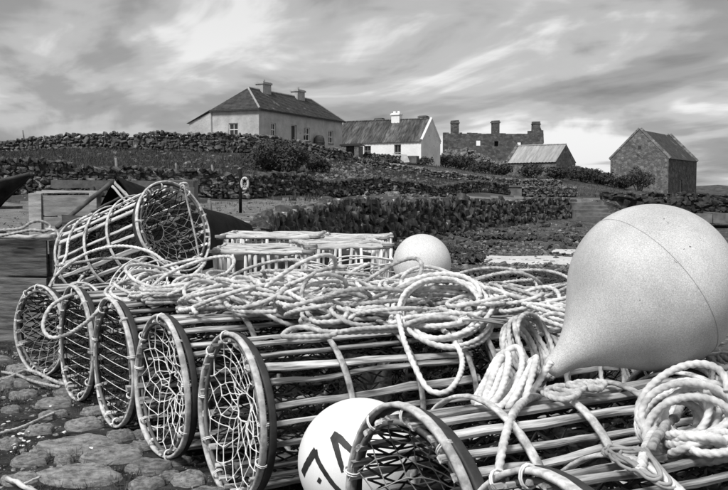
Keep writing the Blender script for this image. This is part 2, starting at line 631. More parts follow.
SHORE = [(60, 6.0), (8, 6.2), (3, 6.6), (1.6, 7.6), (.6, 9.2), (-.6, 11), (-1.9, 15), (-2.4, 21), (-2.2, 25), (-1.1, 32), (3.05, 42), (11.6, 55), (13.6, 56.5), (16, 57), (60, 57)]


def inside_dist(x, y, poly):
    x = np.asarray(x, float)
    y = np.asarray(y, float)
    ins = np.zeros(x.shape, bool)
    dm = np.full(x.shape, 1e9)
    for (ax, ay), (bx, by) in zip(poly, poly[1:] + poly[:1]):
        c = ((ay > y) != (by > y)) & (x < (bx - ax) * (y - ay) / ((by - ay) or 1e-9) + ax)
        ins ^= c
        ll = (bx - ax) ** 2 + (by - ay) ** 2
        t = np.clip(((x - ax) * (bx - ax) + (y - ay) * (by - ay)) / ll, 0, 1)
        dm = np.minimum(dm, np.hypot(x - ax - t * (bx - ax), y - ay - t * (by - ay)))
    return np.where(ins, dm, -dm)


def height(x, y):
    x = np.asarray(x, float)
    y = np.asarray(y, float)
    d = inside_dist(x, y, SHORE)
    w = np.where(y > 12, 0.35, 2.2)
    t = np.clip(d / w, 0, 1)
    t = t * t * (3 - 2 * t)
    return land(x, y) * (1 - t) + np.minimum(beach(x, y), land(x, y) - .05) * t


# quick look-up tables for single points
_sx, _sy = np.arange(-45, 60, .5), np.arange(-5, 140, .5)
_LZ = land(_sx[:, None] + 0 * _sy[None, :], _sy[None, :] + 0 * _sx[:, None])
_BZ = beach(_sx[:, None] + 0 * _sy[None, :], _sy[None, :] + 0 * _sx[:, None])


def _look(Tb, x, y):
    fx, fy = min(max((x + 45) / .5, 0), len(_sx) - 1.01), min(max((y + 5) / .5, 0), len(_sy) - 1.01)
    i, j = int(fx), int(fy)
    u, v = fx - i, fy - j
    return (Tb[i, j] * (1 - u) + Tb[i + 1, j] * u) * (1 - v) + (Tb[i, j + 1] * (1 - u) + Tb[i + 1, j + 1] * u) * v


def hz(x, y):
    d = float(inside_dist(np.array([x]), np.array([y]), SHORE)[0])
    t = min(max(d / (0.35 if y > 12 else 2.2), 0), 1)
    t = t * t * (3 - 2 * t)
    l_ = _look(_LZ, x, y)
    return l_ * (1 - t) + min(_look(_BZ, x, y), l_ - .05) * t


rows = np.concatenate([np.linspace(-5, 1.4, 12), 1.5 * 1.0205 ** np.arange(0, 310)])
rows = rows[rows < 760]
ts = np.linspace(-1, 1, 301)
GX = ts[None, :] * (5 + np.maximum(rows, 0)[:, None] * 1.15)
GY = np.repeat(rows[:, None], len(ts), 1)
GZ = height(GX, GY)
rough_ = np.array([[mnoise.fractal(Vector((GX[i, j] * .9, GY[i, j] * .9, 0)), 1.0, 2.0, 4) for j in range(len(ts))] for i in range(len(rows))])
ampl = np.where(GY < 11, 0.024, np.where(GY < 24, .03, 0.07)) * np.where(GY < 3, .7, 1)
GZ = GZ + rough_ * ampl
nr, nc = GX.shape
V = np.stack([GX, GY, GZ], -1).reshape(-1, 3)
ii = (np.arange(nr - 1)[:, None] * nc + np.arange(nc - 1)[None, :]).reshape(-1)
Q = np.stack([ii, ii + 1, ii + nc + 1, ii + nc], -1)
gme = mesh_from('ground', V, Q, True)
for mname in ('earth', 'grass_field', 'road_grit', 'beach_gravel', 'sand'):
    gme.materials.append(MATS[mname])
qc = V[Q].mean(1)
dsh = inside_dist(qc[:, 0], qc[:, 1], SHORE)
mi = np.zeros(len(Q), np.int32)
# line of the roadside wall: road in front of it, field behind
WALLM = [at(-60, 195, 29), at(0, 194, 30), at(100, 196, 32), at(180, 197, 34), at(250, 198, 36), at(330, 197, 42), at(440, 197, 50), at(505, 197, 57)]
wl = np.array([(-200, 29)] + [(p.x, p.y) for p in WALLM] + [(14, 62), (200, 64)])
wy = np.interp(qc[:, 0], wl[:, 0], wl[:, 1])
jit = np.array([mnoise.noise(Vector((p[0] * .35, p[1] * .35, 5))) for p in qc])
mi[(qc[:, 1] > 10.5 + jit * 3)] = 2
mi[(qc[:, 1] > wy - 0.4)] = 1
mi[(qc[:, 1] > wy - 2.2 + jit * 2.5)] = 1
mi[dsh > 0.2] = 3
gme.polygons.foreach_set('material_index', mi)
ground = link(bpy.data.objects.new('ground', gme))
tag(ground, kind='structure')

# pale sand left by the tide, a thin sheet lying on the shingle
def sand_patch(name, cx, cy, rx, ry, seed):
    n, rings = 56, 7
    Vs = [(cx, cy, 0)]
    for k in range(1, rings + 1):
        for j in range(n):
            a_ = 2 * math.pi * j / n
            w_ = 1 + 0.45 * mnoise.fractal(Vector((math.cos(a_) * 1.6, math.sin(a_) * 1.6, seed)), 1, 2, 4)
            Vs.append((cx + rx * k / rings * w_ * math.cos(a_), cy + ry * k / rings * w_ * math.sin(a_), 0))
    Vs = np.array(Vs)
    Vs[:, 2] = height(Vs[:, 0], Vs[:, 1]) + 0.07
    Vs[-n:, 2] -= 0.12
    T = [(0, 1 + j, 1 + (j + 1) % n) for j in range(n)]
    Qs = [(1 + k * n + j, 1 + (k + 1) * n + j, 1 + (k + 1) * n + (j + 1) % n, 1 + k * n + (j + 1) % n) for k in range(rings - 1) for j in range(n)]
    o = MB().add(Vs, Qs, T).build(name, 'sand', smooth=True)
    tag(o, kind='structure')


sand_patch('sand', 5.5, 30.0, 2.5, 1.1, 3)
sand_patch('sand', 7.6, 33.5, 1.2, 0.8, 8)

# far low coast on the right
hv = []
for i in range(60):
    x = 60 + i * 8
    h = 1.5 + 5 * max(0, mnoise.fractal(Vector((i * .09, 3, 1)), 1, 2, 4) + .3) * min(1, i / 8)
    hv.append((x, 480 + 20 * math.sin(i * .3), h))
m = MB()
for k, (x, y, h) in enumerate(hv[:-1]):
    x2, y2, h2 = hv[k + 1]
    m.poly([(x, y - 60, -6), (x2, y2 - 60, -6), (x2, y2, h2), (x, y, h)])
    m.poly([(x, y, h), (x2, y2, h2), (x2, y2 + 60, -6), (x, y + 60, -6)])
tag(m.build('hill', 'grass_field'), kind='structure')

# ------------------------------------------------------------------ dry stone walls
def polyline_pts(line, step):
    P = resample(np.array([tuple(p) for p in line], float), step)
    return P


def dry_wall(name, label, line, hts, size, thick, nparts, mat='stone_wall', coping=0.8, ragged=0.12, upright=False, core=True, seed=1, up_shift=0):
    """line: points on the ground (x,y), hts: heights at these points"""
    r = np.random.default_rng(seed)
    L2 = np.array([(p[0], p[1]) for p in line], float)
    seg = np.linalg.norm(np.diff(L2, axis=0), axis=1)
    s_ = np.concatenate([[0], np.cumsum(seg)])
    tot_l = s_[-1]
    base = L2.mean(0)
    root = thing(name, label, 'wall', (L2[0][0], L2[0][1], hz(*L2[0])))
    off = Vector(root.location)

    def pos(s):
        x, y = np.interp(s, s_, L2[:, 0]), np.interp(s, s_, L2[:, 1])
        h = np.interp(s, s_, hts)
        s2 = min(s + .3, tot_l)
        s1 = max(s - .3, 0)
        tx = np.interp(s2, s_, L2[:, 0]) - np.interp(s1, s_, L2[:, 0])
        ty = np.interp(s2, s_, L2[:, 1]) - np.interp(s1, s_, L2[:, 1])
        ll = math.hypot(tx, ty)
        return x, y, h, tx / ll, ty / ll
    items = []
    row = 0
    maxh = max(hts)
    z = 0.0
    while z < maxh:
        rh = size * r.uniform(0.5, 0.8) * (1.5 if upright else 1)
        s = r.uniform(0, size)
        while s < tot_l:
            w = size * r.uniform(0.45, 1.0) * r.uniform(.8, 1.9) * (0.62 if upright else 1)
            x, y, h, tx, ty = pos(min(s + w / 2, tot_l))
            h = h * (1 + ragged * mnoise.noise(Vector((s * .5, seed, 0))))
            if z + rh * 0.4 < h:
                # towards the camera side of the wall
                nx, ny = ty, -tx
                if nx * (-x) + ny * (-y) < 0:
                    nx, ny = -nx, -ny
                o_ = thick * (0.5 - 0.25 * z / max(h, .1)) + r.normal(0, 0.03)
                g = hz(x, y) if row == 0 else None
                zz = gz_cache(x, y) + z + rh / 2
                ang = math.atan2(ty, tx)
                bg_ = 1.7 if r.random() < .09 else 1.0
                items.append((Vector((x + nx * (o_ - size * .35), y + ny * (o_ - size * .35), zz)) - off,
                              (w * 1.12 * bg_, size * r.uniform(0.9, 1.3), rh * r.uniform(.95, 1.4) * bg_),
                              (r.normal(0, .12), r.normal(0, .16), ang + r.normal(0, .15)), int(r.integers(14))))
            s += w
        z += rh * 0.92
        row += 1
    # coping stones on edge
    if coping:
        s = 0.0
        while s < tot_l:
            w = size * r.uniform(0.45, 1.1)
            x, y, h, tx, ty = pos(min(s + w / 2, tot_l))
            h = h * (1 + ragged * mnoise.noise(Vector((s * .5, seed, 0))))
            ch = size * r.uniform(.7, 1.35) * coping
            if r.random() < .93:
                items.append((Vector((x, y, gz_cache(x, y) + h + ch * .30)) - off, (w * 1.15, thick * r.uniform(.8, 1.2), ch * 1.1),
                              (r.normal(0, .2), r.normal(0, .35), math.atan2(ty, tx) + r.normal(0, .2)), int(r.integers(14))))
            s += w * .95
    stones_build(items, root, mat, nparts, key=lambda it: ((Vector(it[0]) + off) - cam.location).length / it[1][0])
    if core:  # dark core added to block light between the stones
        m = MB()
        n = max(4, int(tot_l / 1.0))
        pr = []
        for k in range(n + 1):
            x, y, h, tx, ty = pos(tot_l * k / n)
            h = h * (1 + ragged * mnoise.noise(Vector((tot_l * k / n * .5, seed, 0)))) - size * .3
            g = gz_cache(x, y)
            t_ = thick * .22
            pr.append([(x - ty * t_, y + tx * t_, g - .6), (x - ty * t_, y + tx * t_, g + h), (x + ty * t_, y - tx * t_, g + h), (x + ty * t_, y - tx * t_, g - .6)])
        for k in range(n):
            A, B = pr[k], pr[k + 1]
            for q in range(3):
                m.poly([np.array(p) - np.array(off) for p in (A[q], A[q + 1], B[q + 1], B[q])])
        m.build('light_block_core', 'core_dark', root)
    return root


_gz = {}


def gz_cache(x, y):
    k = (round(x, 1), round(y, 1))
    if k not in _gz:
        _gz[k] = _look(_LZ, x, y)
    return _gz[k]


# roadside wall, tall on the left and low towards the pier
dry_wall('dry_stone_wall', 'tall rubble roadside wall running behind the boats and the life ring', WALLM,
         [1.05, 1.0, .92, .85, .78, .62, .5, .5], .21, .55, 280, seed=2, ragged=.2)
dry_wall('dry_stone_wall', 'low neat stone wall past the pale gate block above the pier', [at(522, 197, 59), at(575, 196.5, 63)], [.55, .55], .24, .5, 0, coping=.3, seed=5)
o = thing('gate_block', 'pale squared stone block closing the gap between two low walls', 'block', at(513.5, 197, 58))
MB().box(-.45, .45, -.3, .3, -.1, .62, jit=.02).build('block', 'stone_concrete', o)
MB().box(-.5, .5, -.34, .34, .623, .70, jit=.015).build('cap', 'stone_concrete', o)
# skyline wall
dry_wall('dry_stone_wall', 'ragged stone wall along the skyline left of the hipped house',
         [at(-40, 155, 60), at(0, 153, 60), at(50, 151, 60), at(100, 149, 60), at(150, 150, 61), at(190, 152, 62)], [.6, .6, .75, .75, 1.05, 1.0], .3, .6, 0, seed=3, ragged=.25)
dry_wall('dry_stone_wall', 'stone garden wall in front of the hipped house behind the big bush',
         [at(190, 152, 62), at(225, 153, 63), at(260, 153, 64), at(300, 157, 65), at(330, 161, 66), at(350, 166, 68)], [1.05, 1.1, 1.05, .9, .8, .6], .3, .6, 0, seed=4, ragged=.15)
dry_wall('dry_stone_wall', 'tumbled field wall sloping down below the white cottage',
         [at(345, 168, 69), at(400, 173, 72), at(440, 178, 75), at(490, 183, 79), at(560, 189, 84)], [.5, .5, .45, .5, .45], .3, .6, 0, seed=6, ragged=.3, coping=.6)
dry_wall('dry_stone_wall', 'low stone wall in the cottage yard before its front door',
         [at(362, 157, 93), at(400, 161, 92)], [.75, .8], .3, .5, 0, seed=7)
dry_wall('dry_stone_wall', 'overgrown field wall between the tin shed and the tall barn',
         [at(572, 180, 103), at(590, 182, 105), at(612, 185, 106)], [1.2, 1.0, .9], .35, .6, 0, seed=8)

# pier: upright slabs of stone with a flat top course
QL = [(-.6, 11), (-1.9, 15), (-2.4, 21), (-2.2, 25), (-1.1, 32), (3.05, 42), (11.6, 55)]


def pier():
    L2 = np.array(QL, float)
    seg = np.linalg.norm(np.diff(L2, axis=0), axis=1)
    s_ = np.concatenate([[0], np.cumsum(seg)])
    r = np.random.default_rng(9)
    root = thing('pier_wall', 'dark curved harbour wall of rough upright stones beside the shingle', 'wall', (L2[0][0], L2[0][1], -1))
    off = Vector(root.location)
    items = []
    cop = []
    P = resample(L2, .12)
    # smooth the bends
    for _ in range(25):
        P[1:-1] = .5 * P[1:-1] + .25 * (P[:-2] + P[2:])
    T = np.gradient(P, axis=0)
    T /= np.linalg.norm(T, axis=1, keepdims=True)
    n_len = len(P)
    Nn = np.stack([T[:, 1], -T[:, 0]], 1)       # towards the beach (right of the direction of travel)
    zt = land(P[:, 0], P[:, 1])
    zb = np.minimum(beach(P[:, 0] + Nn[:, 0] * .5, P[:, 1] + Nn[:, 1] * .5), zt - .4)
    step = .12
    for rowi in range(6):
        f0, f1 = rowi / 6 - .02, (rowi + 1) / 6 + .03
        s = r.uniform(0, .2)
        while s < (n_len - 1) * step:
            w = r.uniform(.10, .30) * r.uniform(.7, 1.7)
            i = min(n_len - 1, int((s + w / 2) / step))
            h = zt[i] - zb[i] + .15
            a_ = math.atan2(T[i, 1], T[i, 0])
            fj = r.normal(0, .05)
            zz = zb[i] - .1 + h * ((f0 + f1) / 2 + fj)
            bat = .28 * (1 - (f0 + f1) / 2)
            pr_ = .12 + bat + r.normal(0, .045)
            items.append((Vector((P[i, 0] + Nn[i, 0] * pr_, P[i, 1] + Nn[i, 1] * pr_, zz)) - off,
                          (w * 1.2, .45, h * (f1 - f0) * r.uniform(.8, 1.7)), (r.normal(0, .15), r.normal(0, .25), a_ + r.normal(0, .2)), int(r.integers(14))))
            s += w * .95
    stones_build(items, root, 'stone_quay', 290)
    # flat pale kerb stones on top
    s = 0
    while s < (n_len - 1) * step:
        w = r.uniform(.35, .9)
        i = min(n_len - 1, int((s + w / 2) / step))
        a_ = math.atan2(T[i, 1], T[i, 0])
        m = MB()
        m.box(-w / 2 + .01, w / 2 - .01, -.30, .26, -.08, .045 + r.uniform(0, .03), jit=.03)
        m.build('kerb_stone', 'stone_wall', root,
                loc=Vector((P[i, 0], P[i, 1], zt[i] + .03)) - off, rot=(r.normal(0, .02), r.normal(0, .02), a_))
        s += w
    m = MB()  # dark sheet added behind the stones to block light
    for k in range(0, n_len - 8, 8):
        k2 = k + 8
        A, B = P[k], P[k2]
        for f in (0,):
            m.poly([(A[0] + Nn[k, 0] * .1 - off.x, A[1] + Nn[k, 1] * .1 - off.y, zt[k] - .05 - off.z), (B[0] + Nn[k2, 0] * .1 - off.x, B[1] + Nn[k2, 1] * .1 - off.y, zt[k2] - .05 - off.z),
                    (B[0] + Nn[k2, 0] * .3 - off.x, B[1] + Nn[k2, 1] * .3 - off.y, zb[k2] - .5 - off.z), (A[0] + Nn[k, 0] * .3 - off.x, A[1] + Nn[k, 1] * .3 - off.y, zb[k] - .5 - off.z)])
    m.build('light_block_core', 'core_dark', root)


pier()
# steps at the head of the beach and the wall that runs on to the right
st = thing('stone_steps', 'short flight of worn stone steps at the end of the harbour wall', 'steps', (12.9, 55.4, -.4))
for k in range(5):
    MB().box(-1.1, 1.1, -.2 - .34 * k, .2 - .34 * k, -.5, .95 - .2 * k, jit=.02).build('step', 'stone_concrete', st, rot=(0, 0, .2))
dry_wall('sea_wall', 'dark rough sea wall behind the large buoy below the barn', [(14.2, 57), (22, 57.4), (32, 57.2)], [.35, .35, .35], .4, .7, 0, mat='stone_quay', coping=.3, seed=12)
m = thing('stone_ledge', 'pale flat ledge at the foot of the sea wall', 'ledge', (14, 55.0, -.35))
for k in range(12):
    MB().box(k * 1.5, k * 1.5 + 1.48, -.5, .9, -.3, .22 + .05 * (k % 3), jit=.02).build('slab', 'stone_concrete', m)
m = MB()
r_ = np.random.default_rng(21)
items = []
for k in range(260):
    x, z = r_.uniform(14.2, 33), r_.uniform(-.3, .55)
    items.append((Vector((x, 56.75 - .2 * r_.random(), z)), (r_.uniform(.4, .8), .5, r_.uniform(.25, .5)), tuple(r_.normal(0, .12, 3)), int(r_.integers(14))))
rw = thing('retaining_wall', 'rough retaining wall under the grass right of the steps', 'wall', (14.2, 56.8, -.5))
for it in items:
    it[0].x -= 14.2
    it[0].y -= 56.8
    it[0].z += .5
stones_build(items, rw, 'stone_quay', 0)

# loose stones over the banks and the field
def scatter(name, label, quads, n, smin, smax, mat, sink=.25, flat=.7, kind='stuff', seed=1):
    r = np.random.default_rng(seed)
    items = []
    for k in range(n):
        q = quads[k % len(quads)]
        px, py, d = q[0] + (q[1] - q[0]) * r.random(), 0, q[2] + (q[3] - q[2]) * r.random()
        x = (px - 364) / FPX * d
        s = smin * (smax / smin) ** (r.random() ** 2)
        items.append((Vector((x, d, gzz(x, d) + s * flat * (.5 - sink))), (s, s * r.uniform(.6, 1), s * flat * r.uniform(.6, 1.1)), tuple(r.uniform(-.5, .5, 2)) + (r.uniform(0, 6),), int(r.integers(14))))
    m = MB()
    for p, sz, eu, v in items:
        V_ = STONES[v][0] * np.array(sz)
        m.add(V_ @ np.array(Euler(eu).to_matrix()).T + np.array(p), T=STONES[v][1])
    o = m.build(name, mat)
    tag(o, label, 'stones', kind=kind)


_g2 = {}


def gzz(x, y):
    k = (round(x, 1 if y > 10 else 2), round(y, 1 if y > 10 else 2))
    if k not in _g2:
        _g2[k] = hz(x, y)
    return _g2[k]


scatter('rubble', 'pale rubble strewn over the bank below the houses', [(315, 450, 46, 68), (320, 420, 44, 60), (300, 380, 42, 66)], 2300, .07, .38, 'stone_field', seed=31)
scatter('rubble', 'scattered field stones on the grassy rise', [(60, 250, 40, 60), (130, 250, 44, 60)], 320, .06, .36, 'stone_field', seed=32)
scatter('beach_stones', 'shingle and stones lying on the beach', [(395, 700, 20, 50), (430, 640, 20, 34)], 5200, .03, .22, 'stone_field', seed=33)
scatter('beach_stones', 'larger dark stones fallen at the foot of the harbour wall', [(400, 580, 34, 50)], 220, .15, .5, 'stone_quay', seed=34)
scatter('rubble', 'loose stones along the edge of the gravel road', [(180, 330, 20, 34), (-10, 120, 14, 30)], 900, .02, .12, 'stone_field', seed=35)

# seaweed beds: low dark fronds
def weed(name, label, cx, cy, rx, ry, n, seed):
    r = np.random.default_rng(seed)
    m = MB()
    for k in range(n):
        a_, q = r.uniform(0, 6.28), math.sqrt(r.random())
        x, y = cx + rx * q * math.cos(a_), cy + ry * q * math.sin(a_)
        if mnoise.noise(Vector((x * .7, y * .7, seed))) < -.12:
            continue
        z = gzz(x, y)
        for f in range(4):
            b = r.uniform(0, 6.28)
            l, w, h = r.uniform(.12, .35), r.uniform(.03, .09), r.uniform(.02, .14)
            dx, dy = math.cos(b), math.sin(b)
            m.add([(x - dy * w, y + dx * w, z + .02), (x + dy * w, y - dx * w, z + .02), (x + dx * l / 2 + dy * w, y + dy * l / 2 - dx * w, z + h), (x + dx * l / 2 - dy * w, y + dy * l / 2 + dx * w, z + h * 1.1),
                   (x + dx * l, y + dy * l, z + .015)], Q=[(0, 1, 2, 3)], T=[(3, 2, 4)])
    tag(m.build(name, 'weed'), label, 'seaweed', kind='stuff')


weed('seaweed', 'black seaweed bed nearest the pile of pots', 4.2, 22.5, 4.2, 3.0, 4200, 1)
weed('seaweed', 'dark seaweed strip along the upper beach', 8.5, 40.5, 5.5, .9, 1500, 2)
weed('seaweed', 'dark seaweed between the sand and the harbour wall', 1.8, 31, 2.2, 3.2, 1500, 3)


# ------------------------------------------------------------------ buildings
def wall_panel(m, O, ux, uz, w, h, holes, depth, inward):
    """wall face with real openings; O origin, ux/uz unit vectors, holes (u0,u1,z0,z1), reveals go 'inward' by depth"""
    O, ux, uz, inward = (np.array(v, float) for v in (O, ux, uz, inward))
    us = sorted({0, w} | {q for h_ in holes for q in h_[:2]})
    zs = sorted({0, h} | {q for h_ in holes for q in h_[2:]})
    for a0, a1 in zip(us, us[1:]):
        for b0, b1 in zip(zs, zs[1:]):
            c, d = (a0 + a1) / 2, (b0 + b1) / 2
            if any(q[0] < c < q[1] and q[2] < d < q[3] for q in holes):
                continue
            m.poly([O + ux * a0 + uz * b0, O + ux * a1 + uz * b0, O + ux * a1 + uz * b1, O + ux * a0 + uz * b1])
    for (u0, u1, z0, z1) in holes:
        c = [O + ux * u0 + uz * z0, O + ux * u1 + uz * z0, O + ux * u1 + uz * z1, O + ux * u0 + uz * z1]
        for q in range(4):
            p1, p2 = c[q], c[(q + 1) % 4]
            m.poly([p1, p2, p2 + inward * depth, p1 + inward * depth])


def window(root, O, ux, uz, inward, u0, u1, z0, z1, depth=.14, bars=True, sill=True, name='window', frame='white_paint'):
    O, ux, uz, n = (np.array(v, float) for v in (O, ux, uz, inward))
    M = Matrix((tuple(ux), tuple(n), tuple(uz))).transposed().to_4x4()
    M.translation = Vector(O + ux * u0 + n * depth)
    w, h = u1 - u0, z1 - z0
    m = MB()
    t = .075
    for b in ((0, t, 0, h), (w - t, w, 0, h), (t, w - t, 0, t), (t, w - t, h - t, h)):
        m.box(b[0], b[1], -.05, .03, z0 + b[2], z0 + b[3], M)
    if bars:
        m.box(t, w - t, -.03, .02, z0 + h * .5 - .035, z0 + h * .5 + .035, M)
        m.box(w / 2 - .02, w / 2 + .02, -.028, .018, z0 + t, z0 + h * .5 - .035, M)
        m.box(w / 2 - .02, w / 2 + .02, -.028, .018, z0 + h * .5 + .035, z0 + h - t, M)
    f = m.build(name, frame, root)
    MB().box(t * .8, w - t * .8, .021, .028, z0 + t * .8, z0 + h - t * .8, M).build('pane', 'window_glass', f)
    if sill:
        MB().box(-.08, w + .08, -depth - .08, .0, z0 - .09, z0 - .005, M).build('sill', 'stone_concrete', f)


def door(root, O, ux, uz, inward, u0, u1, z1, mat='dark_paint'):
    O, ux, uz, n = (np.array(v, float) for v in (O, ux, uz, inward))
    M = Matrix((tuple(ux), tuple(n), tuple(uz))).transposed().to_4x4()
    M.translation = Vector(O + ux * u0 + n * .2)
    w = u1 - u0
    m = MB()
    for k in range(4):
        m.box(.06 + (w - .12) * k / 4 + .004, .06 + (w - .12) * (k + 1) / 4 - .004, 0, .05, 0.0, z1 - .08, M)
    d = m.build('door', mat, root)
    mm = MB()
    mm.box(0, .055, -.05, .05, 0, z1, M).box(w - .055, w, -.05, .05, 0, z1, M).box(.055, w - .055, -.05, .05, z1 - .075, z1, M)
    mm.build('door_frame', 'white_paint', d)
    MB().box(w * .76, w * .84, -.05, -.002, z1 * .46, z1 * .5, M).build('handle', 'chimney', d)


def chimney(root, x, y, z0, z1, wx, wy, mat='chimney', pots=1):
    c = MB().box(x - wx / 2, x + wx / 2, y - wy / 2, y + wy / 2, z0, z1).build('chimney', mat, root)
    MB().box(x - wx / 2 - .09, x + wx / 2 + .09, y - wy / 2 - .09, y + wy / 2 + .09, z1 - .22, z1 - .05).build('chimney_cap', mat, c)
    for k in range(pots):
        px = x + (k - (pots - 1) / 2) * .5
        MB().tube([(px, y, z1 - .04), (px, y, z1 + .22)], .15, 8).build('chimney_pot', mat, c)


K = .85
# --- hipped house
hc = at(259, 146.5, 95 * K)
H = thing('hipped_house', 'rendered house with dark hipped slate roof and two chimneys', 'house', hc, (0, 0, math.atan2(.916, .402)))
LX, LY, EH, RH = 19.6 * K, 5.4 * K, 3.72 * K, 6.15 * K
f_holes = [(2.44 * K, 3.5 * K, 1.15 * K, 2.5 * K), (6.85 * K, 8.1 * K, 0, 2.6 * K), (9.7 * K, 11.2 * K, 1.05 * K, 2.5 * K), (15.9 * K, 17.1 * K, 1.05 * K, 2.5 * K)]
l_holes = [(LY - 3.5 * K, LY - 2.4 * K, 1.1 * K, 2.4 * K)]
m = MB()
wall_panel(m, (0, 0, 0), (1, 0, 0), (0, 0, 1), LX, EH, f_holes, .25, (0, 1, 0))
wall_panel(m, (0, LY, 0), (0, -1, 0), (0, 0, 1), LY, EH, l_holes, .25, (1, 0, 0))
m.box(.3, LX - .3, .3, LY - .3, -1, EH - .1)
m.poly([(LX, 0, 0), (LX, LY, 0), (LX, LY, EH), (LX, 0, EH)]).poly([(LX, LY, 0), (0, LY, 0), (0, LY, EH), (LX, LY, EH)])
m.poly([(-.02, 0, -1.2), (LX, -.02, -1.2), (LX, -.02, 0), (-.02, -.02, 0)])
m.build('wall', 'render_house', H)
for q, (u0, u1, z0, z1) in enumerate(f_holes):
    if q == 1:
        door(H, (0, 0, 0), (1, 0, 0), (0, 0, 1), (0, 1, 0), u0, u1, z1)
    else:
        window(H, (0, 0, 0), (1, 0, 0), (0, 0, 1), (0, 1, 0), u0, u1, z0, z1)
window(H, (0, LY, 0), (0, -1, 0), (0, 0, 1), (1, 0, 0), *l_holes[0])
# roof with thickness and overhang
ov = .18
m = MB()
e_ = EH + .02
c = [(-ov, -ov, e_), (LX + ov, -ov, e_), (LX + ov, LY + ov, e_), (-ov, LY + ov, e_)]
ra, rb = (2.5 * K, LY / 2, RH), (LX - 2.8 * K, LY / 2, RH)
m.poly([c[0], c[1], rb, ra]).poly([c[2], c[3], ra, rb]).poly([c[3], c[0], ra]).poly([c[1], c[2], rb])
rf = m.build('roof', 'slate', H)
m = MB()
m.box(-ov - .03, LX + ov + .03, -ov - .1, -ov - .003, e_ - .13, e_ + .02)
m.build('gutter', 'dark_paint', rf)
m = MB().box(-ov - .1, -ov - .003, -ov, LY + ov, e_ - .13, e_ + .02)
m.build('gutter', 'dark_paint', rf)
for a_, b_ in ((c[0], ra), (c[1], rb), (ra, rb)):
    MB().tube([np.array(a_) + (0, 0, .04), np.array(b_) + (0, 0, .04)], .09, 6).build('ridge_tile', 'lead_hip', rf)
m = MB()          # slate courses: thin steps so the roof is not one flat sheet
for k in range(1, 14):
    f = k / 14
    p = lambda a0, b0: np.array(a0) * (1 - f) + np.array(b0) * f + np.array((0, 0, .012))
    m.tube([p(c[0], ra), p(c[1], rb)], .011, 4)
    m.tube([p(c[3], ra), p(c[0], ra)], .011, 4)
m.build('slate_courses', 'slate', rf)
chimney(H, 5.7 * K, LY / 2, RH - .7, 7.05 * K, 1.5, .75)
chimney(H, 13.5 * K, LY / 2, RH - .7, 7.0 * K, 1.5, .75)
# lean-to on the left
m = MB()
y0, y1 = LY, LY + 2.8 * K
m.poly([(0, y1, -.5), (0, y0 + .003, -.5), (0, y0 + .003, EH - .05), (0, y1, EH - 1.0)])
m.poly([(4.5, y1, -.5), (0, y1, -.5), (0, y1, EH - 1.0), (4.5, y1, EH - 1.0)])
m.build('lean_to_wall', 'render_house', H)
m = MB().poly([(-ov, y0 + ov, EH + .05), (-ov, y1 + .2, EH - 1.05), (4.6, y1 + .2, EH - 1.05), (4.6, y0 + ov, EH + .05)])
m.build('lean_to_roof', 'lead_hip', H)
MB().tube([(-.06, LY + .1, 0), (-.06, LY + .1, EH)], .06, 6).build('drainpipe', 'chimney', H)
# barrel and pale gate pillar before the house
b = thing('water_barrel', 'dark rounded water barrel under the house window right of the door', 'barrel', H.matrix_basis @ Vector((12.3 * K, -.5, .0)))
pr = [(0, .0), (.42, .0), (.5, .35), (.52, .8), (.47, 1.2), (.3, 1.45), (0, 1.5)]
m = MB()
n = 16
V_ = [(r_0 * math.cos(2 * math.pi * k / n), r_0 * math.sin(2 * math.pi * k / n), z_0) for r_0, z_0 in pr for k in range(n)]
m.add(V_, Q=[(i * n + k, i * n + (k + 1) % n, (i + 1) * n + (k + 1) % n, (i + 1) * n + k) for i in range(len(pr) - 1) for k in range(n)])
m.build('barrel_body', 'dark_paint', b, True)
m = MB().tube([(.53 * math.cos(q), .53 * math.sin(q), .8) for q in np.linspace(0, 2 * math.pi, 20, endpoint=False)], .025, 5, closed=True)
m.build('hoop', 'chimney_dark', b)
g = thing('gate_pillar', 'pale squat gate pillar below the right end of the house', 'pillar', at(331, 163, 74))
MB().box(-.3, .3, -.3, .3, -.2, .95, jit=.02).build('shaft', 'stone_concrete', g)
MB().box(-.36, .36, -.36, .36, .952, 1.1, jit=.02).build('cap', 'stone_concrete', g)


